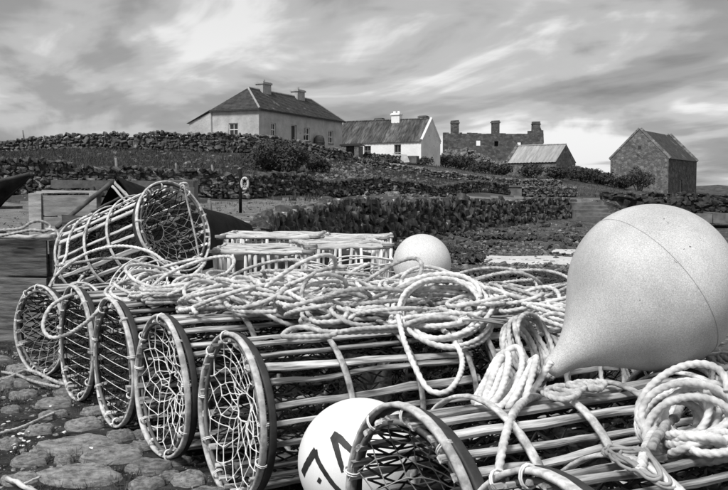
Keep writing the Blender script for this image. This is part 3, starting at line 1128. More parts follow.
def gabled(name, label, cat, O, ang, LX, LY, EH, RH, wmat, gmat, f_holes=(), parapet=None, roofmat='tin_dark', nsheets=12, rib=.05, inner_roof=True, back=True):
    root = thing(name, label, cat, O, (0, 0, ang))
    m = MB()
    wall_panel(m, (0, 0, 0), (1, 0, 0), (0, 0, 1), LX, EH, f_holes, .3, (0, 1, 0))
    m.poly([(0, 0, -1), (LX, 0, -1), (LX, 0, 0), (0, 0, 0)])
    m.poly([(LX, LY, -1), (0, LY, -1), (0, LY, EH), (LX, LY, EH)])
    m.box(.35, LX - .35, .35, LY - .35, -1, EH - .15)
    m.build('wall', wmat, root)
    for x in (0, LX):
        g = MB().poly([(x, 0, -1), (x, LY, -1), (x, LY, EH), (x, LY / 2, RH), (x, 0, EH)] if x else [(x, LY, -1), (x, 0, -1), (x, 0, EH), (x, LY / 2, RH), (x, LY, EH)])
        g.build('gable_wall', gmat, root)
    rf = bpy.data.objects.new('roof', MB().poly([(0, -.05, EH - .06), (LX, -.05, EH - .06), (LX, LY / 2, RH - .03), (0, LY / 2, RH - .03)]).poly([(LX, LY + .05, EH - .06), (0, LY + .05, EH - .06), (0, LY / 2, RH - .03), (LX, LY / 2, RH - .03)]).mesh('roof', 'dark_paint'))
    link(rf, root)
    sl = math.hypot(LY / 2, RH - EH)
    for side in (0, 1):
        for k in range(nsheets):
            x0, x1 = LX * k / nsheets - .012, LX * (k + 1) / nsheets + .012
            m = MB()
            nn = 9
            P = []
            for f in (-.07, 1.0):
                for q in range(nn):
                    x = x0 + (x1 - x0) * q / (nn - 1)
                    y = LY / 2 * f if side == 0 else LY - LY / 2 * f
                    z = EH + (RH - EH) * f + .02 + rib * (.5 + .5 * math.cos(q / (nn - 1) * 2 * math.pi * 2)) + (.01 if k % 2 else 0)
                    P.append((x, y, z))
            m.add(P, Q=[(q, q + 1, nn + q + 1, nn + q) if side == 0 else (q + 1, q, nn + q, nn + q + 1) for q in range(nn - 1)])
            m.build('roof_sheet', roofmat, rf)
    MB().tube([(0, LY / 2, RH + .07), (LX, LY / 2, RH + .07)], .09, 6).build('ridge_cap', roofmat, rf)
    if parapet:
        for x in parapet:
            m = MB()
            for a0, b0 in (((0, EH), (LY / 2, RH)), ((LY, EH), (LY / 2, RH))):
                A, B = np.array((x, a0[0], a0[1])), np.array((x, b0[0], b0[1]))
                d = (B - A) * 1.0
                m.tube([A - d * .06 + (0, 0, .1), B + (0, 0, .12)], .2, 4)
            m.build('verge', gmat, root)
    return root


# --- white cottage
cn = at(421, 164, 98)
ang = R(-28)
LXc, LYc, EHc, RHc = 10.4, 4.95, 2.4, 4.75
O = Vector((cn.x - math.cos(ang) * LXc, cn.y - math.sin(ang) * LXc, cn.z))
k_ = 1.03
ch = [(LXc - 8.46 * k_, LXc - 7.63 * k_, .9, 2.0), (LXc - 6.46 * k_, LXc - 5.64 * k_, .9, 2.0), (LXc - 3.0 * k_, LXc - 2.22 * k_, .4, 2.05)]
C = gabled('white_cottage', 'long low whitewashed cottage with dark streaked corrugated roof', 'cottage', O, ang, LXc, LYc, EHc, RHc, 'whitewash', 'whitewash_shaded', ch, parapet=None, nsheets=14)
for q in ch:
    window(C, (0, 0, 0), (1, 0, 0), (0, 0, 1), (0, 1, 0), *q, frame='board_pale')
m = MB()
for a0, b0 in (((0, EHc), (LYc / 2, RHc)), ((LYc, EHc), (LYc / 2, RHc))):
    m.tube([(LXc, a0[0], a0[1] + .08), (LXc, b0[0], b0[1] + .1)], .14, 4)
m.build('verge', 'whitewash', C)
chimney(C, LXc - 4.0, LYc / 2, RHc - .9, RHc + .75, .95, .7, 'whitewash', 2)
chimney(C, LXc - 6.3, LYc / 2 + .5, RHc - .8, RHc + .35, .8, .6, 'chimney_dark', 0)
chimney(C, LXc - 1.1, LYc / 2 + .5, RHc - .8, RHc + .42, .8, .6, 'chimney_dark', 0)
# yard clutter
s1 = thing('stone_slab', 'pale flat slab leaning by the cottage yard wall', 'slab', at(404, 162, 94), (0, 0, .3))
MB().box(-.85, .5, -.06, .06, -.1, 1.0, Matrix.Rotation(R(-38), 4, 'X'), jit=.06).build('slab', 'chimney', s1)
s2 = thing('stone_trough', 'dark squared trough by the leaning slab', 'trough', at(413, 163, 95), (0, 0, -.4))
m = MB().box(-.5, .5, -.4, -.28, 0, .7).box(-.5, .5, .28, .4, 0, .7).box(-.5, -.38, -.277, .277, 0, .7).box(.38, .5, -.277, .277, 0, .7).box(-.376, .376, -.276, .276, 0, .3)
m.build('trough_body', 'chimney_dark', s2)
s3 = thing('stone_outhouse', 'tiny dark flat topped outhouse at the cottage left end', 'outhouse', at(352, 156, 92), (0, 0, -.3))
MB().box(-.9, -.4, -.6, .6, -.3, .95, jit=.02).box(-.4, .4, .2, .6, -.3, .95, jit=.02).box(.4, .9, -.6, .6, -.3, .95, jit=.02).build('wall', 'masonry', s3)
MB().box(-1.05, 1.05, -.7, .7, .96, 1.1, jit=.02).build('roof_slab', 'dark_paint', s3)

# --- roofless ruin with three chimneys
a0 = at(443, 164, 130)
RL = (543 - 443) / FPX * 130
Rn = thing('ruined_house', 'roofless stone ruin with three chimney stacks and empty windows', 'ruin', a0)
hw = (165 - 134) / FPX * 130
m = MB()
px2u = lambda px: (px - 443) / FPX * 130
rh_ = [(px2u(476), px2u(480.5), hw - 1.75, hw - 1.05), (px2u(494), px2u(498), hw - 1.85, hw - 1.15), (px2u(517), px2u(521), hw - 1.95, hw - 1.3)]
# uneven wall head
wall_panel(m, (0, 0, 0), (1, 0, 0), (0, 0, 1), RL, hw - .25, rh_, .6, (0, 1, 0))
wall_panel(m, (RL, .6, 0), (-1, 0, 0), (0, 0, 1), RL, hw - .25, [(RL - b1, RL - a1, c1, d1) for a1, b1, c1, d1 in rh_], .0, (0, -1, 0))
m.box(RL - .6, RL, .603, 6, 0, hw - .3)
r_ = np.random.default_rng(5)
u = 0
while u < RL:
    w = r_.uniform(.3, .9)
    hh = hw - .9 * (u / RL) * .5
    m.box(u, min(u + w, RL), 0.003, .597, hw - .26, hw - .25 + .22 * r_.random() * (1 - u / RL) + .10)
    u += w
m.build('wall', 'masonry_ruin', Rn)
m = MB()
m.poly([(RL - .003, 0, hw - .3), (RL - .003, 6, hw - .3), (RL - .003, 3, hw + 1.2)])
m.poly([(RL - .5, 6, hw - .3), (RL - .5, 0, hw - .3), (RL - .5, 3, hw + 1.2)])
m.build('gable_wall', 'masonry_ruin', Rn)
for px, hh in ((455, 1.65), (495.5, 1.7), (536, 1.5)):
    x = px2u(px)
    c_ = MB().box(x - .52, x + .52, .1, 1.0, hw - .5, hw + hh, jit=.03).build('chimney', 'masonry_ruin', Rn)
    MB().box(x - .62, x + .62, .02, 1.08, hw + hh - .38, hw + hh - .2, jit=.02).build('chimney_cap', 'chimney_dark', c_)
MB().box(px2u(531) - .4, px2u(543), .0, .9, hw - 1.4, hw + .25, jit=.05).build('wall_stub', 'masonry_ruin', Rn)
MB().box(rh_[1][0] - .1, rh_[1][1] + .1, .62, .7, rh_[1][2] - .1, rh_[1][3] + .1).build('dark_window_back', 'dark_paint', Rn)  # added dark panel, paints the middle opening as shaded inside
# rubble heap in front of it
m_items = []
for k in range(420):
    px = r_.uniform(440, 505)
    d = r_.uniform(112, 127)
    x = (px - 364) / FPX * d
    top = 1.9 * max(0, 1 - ((px - 462) / 34) ** 2) * (1 - abs(d - 122) / 12)
    m_items.append((Vector((x, d, gzz(x, d) + max(0, top) * r_.random() ** .5)), tuple(r_.uniform(.3, .8, 3)), tuple(r_.uniform(0, 3, 3)), int(r_.integers(14))))
m = MB()
for p, sz, eu, v in m_items:
    m.add((STONES[v][0] * np.array(sz)) @ np.array(Euler(eu).to_matrix()).T + np.array(p), T=STONES[v][1])
tag(m.build('rubble', 'stone_field'), 'heap of fallen stones in front of the roofless ruin', 'stones', kind='stuff')

# --- shed with pale tin roof
sn = at(556, 178, 100)
ang = R(-38)
LXs, LYs = 5.9, 4.6
O = Vector((sn.x - math.cos(ang) * LXs, sn.y - math.sin(ang) * LXs, sn.z))
S = gabled('tin_roofed_shed', 'small stone shed with pale corrugated roof and stone gable', 'shed', O, ang, LXs, LYs, 1.75, 3.55, 'masonry', 'masonry', [(2.0, 2.8, .2, 1.5)], parapet=[0], roofmat='tin_pale', nsheets=8, rib=.035)
door(S, (0, 0, 0), (1, 0, 0), (0, 0, 1), (0, 1, 0), 2.0, 2.8, 1.5)

# --- tall barn on the right
bn = at(668, 195, 105)
LXb, LYb = 13.3, 6.5
EHb, RHb = 4.05, 7.3
B = thing('stone_barn', 'tall windowless stone barn with steep slate roof at right', 'barn', bn, (0, 0, math.atan2(.85, .53)))
m = MB()
hb = [(5.0, 6.2, 0, 1.7)]
wall_panel(m, (0, 0, 0), (1, 0, 0), (0, 0, 1), LXb, EHb, hb, .4, (0, 1, 0))
m.poly([(0, 0, -1), (LXb, 0, -1), (LXb, 0, 0), (0, 0, 0)]).poly([(LXb, LYb, -1), (0, LYb, -1), (0, LYb, EHb), (LXb, LYb, EHb)])
m.box(.5, LXb - .5, .5, LYb - .5, -1, EHb - .1)
m.build('wall', 'masonry_shaded', B)
for x in (0, LXb):
    g = MB().poly([(x, 0, -1), (x, LYb, -1), (x, LYb, EHb), (x, LYb / 2, RHb), (x, 0, EHb)] if x else [(x, LYb, -1), (x, 0, -1), (x, 0, EHb), (x, LYb / 2, RHb), (x, LYb, EHb)])
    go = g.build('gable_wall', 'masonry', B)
    q = MB()
    for a1 in ((0, EHb), (LYb, EHb)):
        A, E = np.array((x + (.2 if x == 0 else -.2), a1[0], a1[1] + .04)), np.array((x + (.2 if x == 0 else -.2), LYb / 2, RHb + .04))
        q.tube([A - (E - A) * .03, E], .26, 4)
    q.build('coping', 'masonry', go)
MB().box(-.02, .1, LYb / 2 - .2, LYb / 2 + .15, RHb - 2.2, RHb - 1.8).build('vent_slot', 'dark_paint', B)
rf = MB().poly([(.1, -.15, EHb - .05), (LXb - .1, -.15, EHb - .05), (LXb - .1, LYb / 2, RHb - .02), (.1, LYb / 2, RHb - .02)]).poly([(LXb - .1, LYb + .15, EHb - .05), (.1, LYb + .15, EHb - .05), (.1, LYb / 2, RHb - .02), (LXb - .1, LYb / 2, RHb - .02)]).build('roof', 'slate', B)
door(B, (0, 0, 0), (1, 0, 0), (0, 0, 1), (0, 1, 0), 5.0, 6.2, 1.7, 'board_dark')


# ------------------------------------------------------------------ bushes
def bush(name, label, base, w, h, n, seed, dep=None, leaf=.09, stem=True, lift=0.12, cat='bush', mat='leaf'):
    r = np.random.default_rng(seed)
    root = thing(name, label, cat, base)
    dep = dep or w * .8
    # uneven clumps
    cl = []
    for k in range(max(9, int(13 * w / h))):
        a_ = r.uniform(0, 6.28)
        q = r.uniform(.15, .82)
        zc_ = lift * h + h * (1 - lift) * r.uniform(.25, .78) * (1 - .35 * q)
        cl.append((w / 2 * q * .9 * math.cos(a_), dep / 2 * q * .9 * math.sin(a_), zc_, r.uniform(.22, .38) * h))
    cl = np.array(cl)
    idx = r.integers(len(cl), size=n)
    d = r.normal(0, 1, (n, 3))
    d /= np.linalg.norm(d, axis=1, keepdims=True)
    rad = cl[idx, 3] * r.uniform(.45, 1.12, n) ** .6
    Pc = cl[idx, :3] + d * rad[:, None] * np.array((1.15, 1.15, .95))
    Pc[:, 2] = np.maximum(Pc[:, 2], .03)
    nrm = d + r.normal(0, .6, (n, 3))
    nrm /= np.linalg.norm(nrm, axis=1, keepdims=True)
    t1 = np.cross(nrm, r.normal(0, 1, (n, 3)))
    t1 /= np.linalg.norm(t1, axis=1, keepdims=True)
    t2 = np.cross(nrm, t1)
    s_ = leaf * r.uniform(.6, 1.4, (n, 1))
    V_ = np.stack([Pc - t1 * s_, Pc - t2 * s_ * .55, Pc + t1 * s_, Pc + t2 * s_ * .55], 1).reshape(-1, 3)
    Q_ = np.arange(4 * n).reshape(-1, 4)
    MB().add(V_, Q_).build('crown', mat, root)
    if stem:
        m = MB()
        for k in range(min(len(cl), 7)):
            tip = cl[k, :3]
            b0 = np.array((tip[0] * .08, tip[1] * .08, -.15))
            mid = (b0 + tip) / 2 + r.normal(0, .06, 3) * h
            m.tube(catmull([b0, mid, tip], h * .12), np.linspace(.035 * h, .01 * h, len(catmull([b0, mid, tip], h * .12))), 5)
        m.build('trunk', 'bark', root)
    return root


def gp(px, d):
    x = (px - 364) / FPX * d
    return Vector((x, d, gzz(x, d)))


bush('bush', 'large round dark bush before the hipped house garden wall', gp(281, 54), 3.7, 2.1, 17000, 1, leaf=.07, lift=.0)
bush('bush', 'small thin bush right of the large round bush', gp(318, 56), 1.6, 1.0, 1600, 2, leaf=.07)
for px, d, w, h, sd, lb in [
    (446, 104, 3.6, 1.5, 3, 'dark hedge bush against the white cottage gable'),
    (462, 106, 3.6, 1.7, 4, 'dark bush second to the right of the cottage gable'),
    (482, 103, 3.2, 1.5, 5, 'dark bush below the middle of the ruin'),
    (500, 100, 2.6, 1.3, 6, 'low bush at the left end of the tin roofed shed'),
    (530, 97, 2.6, 1.6, 7, 'bushy shrub in front of the tin roofed shed'),
    (557, 96, 3.0, 1.6, 8, 'dark shrub below the stone gable of the shed'),
    (583, 99, 4.2, 1.7, 9, 'wide shrub right of the shed on the field wall'),
    (603, 101, 3.4, 1.5, 10, 'shrub between the field wall and the barn'),
    (622, 102, 2.6, 1.5, 11, 'low shrub at the barn corner')]:
    bush('shrub', lb, gp(px, d), w, h, 1500, sd, leaf=.12)
bush('small_tree', 'small windswept tree against the barn gable', gp(638, 99), 2.3, 2.5, 1700, 12, leaf=.11, lift=.45, cat='tree')
for px, d, w, h, sd, lb in [(392, 92, 3.0, .7, 21, 'low scrub below the cottage windows'), (425, 96, 2.6, .9, 22, 'tuft of scrub at the cottage corner'), (370, 90, 2.4, .6, 23, 'low scrub beside the gate pillar')]:
    bush('shrub', lb, gp(px, d), w, h, 700, sd, leaf=.1, stem=False)

# rough grass on the slopes
def grass(name, label, regions, n, hmin, hmax, seed, mat='grass_blade', blades=5):
    r = np.random.default_rng(seed)
    xs, ys = [], []
    for k in range(n):
        q = regions[k % len(regions)]
        d = q[2] + (q[3] - q[2]) * r.random()
        xs.append((q[0] + (q[1] - q[0]) * r.random() - 364) / FPX * d)
        ys.append(d)
    xs, ys = np.array(xs), np.array(ys)
    zs = height(xs, ys)
    m = MB()
    VV, TT = [], []
    for x, y, z in zip(xs, ys, zs):
        for b in range(blades):
            a_ = r.uniform(0, 6.28)
            h = r.uniform(hmin, hmax)
            w = h * .09
            l = h * r.uniform(.2, .7)
            ox, oy = r.normal(0, h * .25, 2)
            c_, s_ = math.cos(a_), math.sin(a_)
            VV += [(x + ox - s_ * w, y + oy + c_ * w, z - .02), (x + ox + s_ * w, y + oy - c_ * w, z - .02), (x + ox + c_ * l, y + oy + s_ * l, z + h)]
    TT = np.arange(len(VV)).reshape(-1, 3)
    o = m.add(VV, T=TT).build(name, mat)
    tag(o, label, 'grass', kind='stuff')


grass('grass', 'rough grass covering the field between the two left walls', [(-20, 330, 36, 62), (-20, 250, 44, 62)], 14000, .05, .20, 1)
grass('grass', 'rough grass on the slope below the cottage and ruin', [(330, 720, 64, 105), (330, 480, 52, 70)], 9000, .06, .22, 2)

grass('grass', 'tufts of grass at the foot of the roadside wall', [(-10, 330, 28.5, 40)], 900, .03, .10, 5)

# ------------------------------------------------------------------ lobster pots
POT_R = .33
CUR = {}


def slat_mesh(L, w, t, seed, mat):
    r = np.random.default_rng(seed)
    n = 13
    xs = np.linspace(0, L, n)
    wy_ = np.cumsum(r.normal(0, .003, n))
    wz_ = np.cumsum(r.normal(0, .0016, n))
    wy_ -= np.linspace(wy_[0], wy_[-1], n)
    wz_ -= np.linspace(wz_[0], wz_[-1], n)
    V_ = []
    ww = w * (1 + .14 * np.sin(r.uniform(0, 6) + np.linspace(0, r.uniform(1, 5), n))) * r.uniform(.88, 1.12, n)
    sec = [(-.5, -.5), (.5, -.5), (.52, .2), (.36, .5), (-.36, .5), (-.52, .2)]
    k = len(sec)
    for i in range(n):
        for a_, b_ in sec:
            V_.append((xs[i] + r.normal(0, .004), wy_[i] + a_ * ww[i] * r.uniform(.96, 1.04), wz_[i] + b_ * t * r.uniform(.93, 1.07)))
    Q_ = [(i * k + j, i * k + (j + 1) % k, (i + 1) * k + (j + 1) % k, (i + 1) * k + j) for i in range(n - 1) for j in range(k)]
    T_ = [(0, q + 1, q) for q in range(1, k - 1)] + [((n - 1) * k, (n - 1) * k + q, (n - 1) * k + q + 1) for q in range(1, k - 1)]
    return MB().add(V_, Q_, T_).mesh('slat', mat, False)


_SL = {}


def slat_me(L, v, mat):
    key = (round(L, 3), v, mat)
    if key not in _SL:
        _SL[key] = slat_mesh(L, .020 + .0022 * (v % 6), .012 + .0015 * (v % 3), 100 + v, mat)
    return _SL[key]


def ring_mesh(rad, width, thick, mat, seed=0, wob=.006, nseg=44):
    """bent strip: a band lying round the x axis"""
    r = np.random.default_rng(seed)
    V_ = []
    ph = r.uniform(0, 6, 3)
    for j in range(nseg):
        a_ = 2 * math.pi * j / nseg
        rr = rad + wob * (math.sin(2 * a_ + ph[0]) + .5 * math.sin(3 * a_ + ph[1]))
        dx = wob * math.sin(2 * a_ + ph[2])
        w_ = width * (1 + .08 * math.sin(5 * a_ + ph[1]))
        for (x, q) in ((-w_ / 2, -thick / 2), (w_ / 2, -thick / 2), (w_ / 2, thick * .3), (w_ * .3, thick / 2), (-w_ * .3, thick / 2), (-w_ / 2, thick * .3)):
            V_.append((x + dx, (rr + q) * math.sin(a_), (rr + q) * math.cos(a_)))
    k = 6
    Q_ = [(j * k + s, j * k + (s + 1) % k, ((j + 1) % nseg) * k + (s + 1) % k, ((j + 1) % nseg) * k + s) for j in range(nseg) for s in range(k)]
    return MB().add(V_, Q_).mesh('hoop', mat, True)


def net_mesh(R_, N, rings, mat, depth=.05, seed=0, r_tw=.0022, hole=.06, knots=True):
    r = np.random.default_rng(seed)
    nodes = {}
    cxo, czo = r.normal(0, .03, 2)
    for k in range(rings + 1):
        f = 1 - k / rings
        rad = hole + (R_ - hole) * f ** 1.15
        for j in range(N):
            a_ = 2 * math.pi * (j + .5 * (k % 2)) / N + (r.normal(0, .035) if k else 0)
            rr = rad * (1 + (r.normal(0, .03) if k else 0))
            nodes[k, j] = np.array((depth * (1 - f) + r.normal(0, .006) * (k > 0), rr * math.sin(a_) + cxo * (1 - f), rr * math.cos(a_) + czo * (1 - f)))
    m = MB()

    def seg(a_, b_, q=r_tw):
        d = b_ - a_
        mid = (a_ + b_) / 2 + r.normal(0, .0012, 3)
        m.tube([a_, a_ * .85 + b_ * .15, mid, a_ * .15 + b_ * .85, b_], [q * 1.9, q * 1.05, q * .9, q * 1.05, q * 1.9], 4, cap=False)
    for k in range(rings):
        for j in range(N):
            j2 = (j + 1) % N if k % 2 else (j - 1) % N
            seg(nodes[k, j], nodes[k + 1, j])
            seg(nodes[k, j], nodes[k + 1, j2])
        if knots:
            for j in range(N):
                p = nodes[k, j]
                m.tube([p - (0, 0, .004), p, p + (0, .001, .004)], [.002, .0042, .002], 5)
    # gathered centre
    pts = [nodes[rings, j] for j in range(N)]
    m.tube(pts, .004, 5, closed=True)
    return m.mesh('netting', mat, True)


def side_net(L, rad, N=42, M=20):  # tarred side net, made extra dense and dark to deepen the interior shade
    r = np.random.default_rng(77)
    m = MB()
    nd = {}
    for i in range(M + 1):
        for j in range(N):
            a_ = 2 * math.pi * (j + .5 * (i % 2)) / N + r.normal(0, .03)
            q = rad * (1 - .09 * abs(math.sin(i * 1.05)) + r.normal(0, .02))
            nd[i, j] = np.array((.03 + (L - .05) * i / M + r.normal(0, .008), q * math.sin(a_), q * math.cos(a_)))
    for i in range(M):
        for j in range(N):
            j2 = (j + 1) % N if i % 2 else (j - 1) % N
            for b_ in (nd[i + 1, j], nd[i + 1, j2]):
                m.tube([nd[i, j], b_], .0040, 3, cap=False)
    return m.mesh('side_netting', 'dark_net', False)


_cache = {}


def cached(key, f):
    if key not in _cache:
        _cache[key] = f()
    return _cache[key]


def child(name, me, root, loc=(0, 0, 0), rot=(0, 0, 0), sc=None):
    o = bpy.data.objects.new(name, me)
    o.location = loc
    o.rotation_euler = rot
    if sc:
        o.scale = sc
    return link(o, root)


POTS = []


def make_pot(label, front, az, L=1.0, rad=POT_R, hoops=(0, .36, .70, .98), net='white', seed=0, nsl=25, tilt=0.0, pale=False, dark=True, inner=True, zb=None, board=True):
    """front: (x,y) of the front ring; az: direction of the axis measured from +Y towards +X (deg)"""
    r = np.random.default_rng(500 + seed)
    z0 = zb if zb is not None else hz(*front) + .012
    root = thing('lobster_pot', label, 'lobster pot', (front[0], front[1], z0), (0, R(tilt), R(90 - az)), 'lobster pots piled on the quay')
    lm = 'lath_pale' if pale else 'lath'
    hm = 'hoop_pale' if pale else 'hoop_wood'
    s = rad / POT_R
    C0 = Vector((0, 0, rad))
    a0 = r.uniform(0, .3)
    for k in range(nsl):
        th = 2 * math.pi * k / nsl + a0 + r.normal(0, .03)
        v = int(r.integers(14))
        me = slat_me(L + .03, v, lm)
        rr = rad - .026 + r.normal(0, .002)
        sk = r.normal(0, .016)
        o = child('slat', me, root)
        M = Matrix.Translation(C0) @ Matrix.Rotation(th, 4, 'X') @ Matrix.Translation((r.uniform(-.02, .0), 0, rr)) @ Matrix.Rotation(sk, 4, 'Z')
        o.matrix_local = M
    for q, h in enumerate(hoops):
        if q == 0:
            me = cached(('front', rad, hm, seed % 4), lambda: ring_mesh(rad + .003, .026, .013, 'hoop_pale', seed % 4, .007))
            child('end_hoop', me, root, C0 + Vector((.0, 0, 0)))
            if dark:
                me = cached(('band', rad), lambda: ring_mesh(rad + .002, .030, .012, 'dark_band', 7, .003))
                child('chafing_band', me, root, C0 + Vector((.030, 0, 0)))
            me = cached(('inner', rad, seed % 3), lambda: ring_mesh(rad - .028, .014, .014, 'hoop_dark', 20 + seed % 3, .006))
            child('inner_hoop', me, root, C0 + Vector((.005, 0, 0)))
        else:
            me = cached(('hoop', rad, hm, (seed + q) % 5), lambda: ring_mesh(rad + .003, .025, .010, hm, (seed + q) % 5, .006))
            child('hoop', me, root, C0 + Vector((h * L, 0, 0)), (r.uniform(0, 6), 0, r.normal(0, .02)))
    # lashings of twine round the front hoop
    lash = cached(('lash',), lambda: MB().tube([(.022 * math.cos(q), 0, .022 * math.sin(q)) for q in np.linspace(0, 6.28, 12, endpoint=False)], .0026, 4, closed=True).tube(
        [(.022 * math.cos(q), .007, .022 * math.sin(q)) for q in np.linspace(0, 6.28, 12, endpoint=False)], .0026, 4, closed=True).mesh('lashing', 'twine', True))
    for k in range(9):
        th = 2 * math.pi * (k + r.uniform(-.3, .3)) / 9
        o = child('lashing', lash, root)
        o.matrix_local = Matrix.Translation(C0) @ Matrix.Rotation(th, 4, 'X') @ Matrix.Translation((.002, 0, rad - .014)) @ Matrix.Diagonal((1.0, 1, 1.15, 1))
    if net == 'white':
        me = cached(('netw', rad, seed % 4), lambda: net_mesh(rad - .024, 15, 6, 'twine', .05, seed % 4, .0024))
        child('netting', me, root, C0 + Vector((.012, 0, 0)), (r.uniform(0, 6), 0, 0))
    elif net == 'fine':
        me = cached(('netf', rad, seed % 2), lambda: net_mesh(rad - .03, 24, 10, 'dark_net', .05, 9 + seed % 2, .0018, .04, False))
        child('netting', me, root, C0 + Vector((.012, 0, 0)))
        m = MB()
        for k in range(9):          # sagging cross lines
            z_ = -.24 + k * .06
            w_ = math.sqrt(max(.01, (rad - .03) ** 2 - z_ ** 2))
            m.tube(catmull([(.02, -w_, z_), (.03, -w_ * .3, z_ - .015), (.03, w_ * .3, z_ - .015), (.02, w_, z_)], .04), .0022, 4)
        o = child('cross_line', m.mesh('cross_line', 'twine', True), root, C0)
    elif net == 'dark':
        me = cached(('netd', rad, seed % 3), lambda: net_mesh(rad - .03, 15, 6, 'rope_dull', .16, 30 + seed % 3, .002, .09))
        child('netting', me, root, C0 + Vector((.012, 0, 0)))
    child('side_netting', cached(('side', round(L, 2), rad), lambda: side_net(L, rad - .042)), root, C0)
    # inner net funnel and back net
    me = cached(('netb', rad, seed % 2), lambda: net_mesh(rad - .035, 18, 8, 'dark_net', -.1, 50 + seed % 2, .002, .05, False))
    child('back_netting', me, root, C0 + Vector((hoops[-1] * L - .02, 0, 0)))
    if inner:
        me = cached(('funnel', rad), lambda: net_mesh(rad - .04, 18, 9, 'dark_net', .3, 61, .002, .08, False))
        child('funnel_netting', me, root, C0 + Vector((.36 * L, 0, 0)), (1.0, 0, 0))
    if board:
        for k in range(3):
            m = MB().box(.06, L - .06, -.045, .045, -.011, .011, jit=.003)
            o = m.build('base_board', 'board_dark', root, loc=C0 + Vector((0, -.12 + .12 * k, -rad + .085)))
        o = MB().box(-.012, .012, -rad * .6, rad * .6, -rad * .7, rad * .55, jit=.01).build('divider_board', 'board_dark', root, loc=C0 + Vector((L * .62, 0, 0)))
    ax = Vector((math.cos(R(tilt)) * math.sin(R(az)), math.cos(R(tilt)) * math.cos(R(az)), -math.sin(R(tilt))))
    POTS.append((Vector((front[0], front[1], z0 + rad)), ax, L, rad))
    return root


make_pot('lobster pot farthest left on the ground with wide open dark ring', (-2.18, 6.35), 40, .92, .30, net='dark', seed=1)
make_pot('second lobster pot from the left with narrow end of dull netting', (-1.72, 5.62), 57, seed=2, net='fine')
make_pot('third lobster pot from the left with fine dark mesh end', (-1.33, 4.98), 58, seed=3, net='fine')
make_pot('fourth lobster pot from the left with white radial net end', (-.94, 4.36), 58, seed=4, net='white')
make_pot('nearest lobster pot of the left row with large white netted end', (-.535, 3.78), 60, 1.0, seed=5, net='white', hoops=(0, .37, .70, .98))
# second rank behind
make_pot('lobster pot half hidden behind the lettered white buoy, dark net end', (.44, 4.33), 61, seed=6, net='dark', dark=False)
make_pot('rope covered lobster pot in the middle of the second rank', (.03, 4.92), 59, seed=7, net='dark', dark=False)
make_pot('rope covered lobster pot below the small round buoy', (-.36, 5.58), 59, seed=8, net='dark', dark=False)
make_pot('rope covered lobster pot in front of the slatted keep boxes', (-.78, 6.18), 60, .95, seed=9, net='dark', dark=False)
# right hand foreground
make_pot('near lobster pot with open dark ring beside the lettered buoy', (.115, 2.46), 60, 1.05, seed=10, net='dark', nsl=29, hoops=(0, .22, .46, .70, .98))
make_pot('lobster pot under the large buoy at the right edge', (1.07, 3.14), 60, 1.0, seed=11, net='dark', nsl=29, hoops=(.0, .25, .5, .75, .98))
make_pot('closest lobster pot cut off by the bottom edge at right', (.37, 1.90), 61, 1.0, seed=12, net='dark', nsl=29, hoops=(0, .22, .46, .72, .98))
make_pot('lobster pot at the lower right corner under the thick white coil', (1.27, 2.50), 61, 1.0, seed=13, nsl=29, net='dark')
# pale pot tipped on top, and the pot under it
make_pot('dark lobster pot lying under the pale tipped pot', (-1.45, 7.05), -62, .95, seed=14, net='dark')
make_pot('pale lobster pot tipped up on top of the heap at left', (-1.31, 6.86), -52, 1.05, .33, hoops=(0, .33, .62, .97), net='dark', seed=15, tilt=16, nsl=20, pale=True, dark=True, zb=.665)

# ------------------------------------------------------------------ keep boxes of upright stakes
_STAKE = {}


def stake_me(h, v):
    k = (round(h, 2), v)
    if k not in _STAKE:
        r = np.random.default_rng(900 + v)
        n = 5
        P = np.array([(r.normal(0, .003), r.normal(0, .003), z) for z in np.linspace(0, h, n)])
        _STAKE[k] = MB().tube(P, .0145 * r.uniform(.8, 1.2, n), 7, flat=.6).mesh('stake', 'stake', True)
    return _STAKE[k]


def pole(name, a_, b_, r0, root, mat='rail', seed=0, bend=.01):
    r = np.random.default_rng(1000 + seed)
    a_, b_ = np.array(a_, float), np.array(b_, float)
    L_ = np.linalg.norm(b_ - a_)
    n = 9
    P = np.array([a_ + (b_ - a_) * f + np.append(r.normal(0, bend * .6, 2), r.normal(0, bend * .5)) for f in np.linspace(0, 1, n)])
    o = bpy.data.objects.new(name, None)
    Pl = P - a_
    # build along local x so the grain follows the pole
    d = Vector(b_ - a_).normalized()
    q = d.to_track_quat('X', 'Z')
    M = np.array(q.to_matrix())
    me = MB().tube(Pl @ M, r0 * r.uniform(.85, 1.15, n), 8).mesh(name, mat, True)
    o = bpy.data.objects.new(name, me)
    o.location = a_
    o.rotation_mode = 'QUATERNION'
    o.rotation_quaternion = q
    return link(o, root)


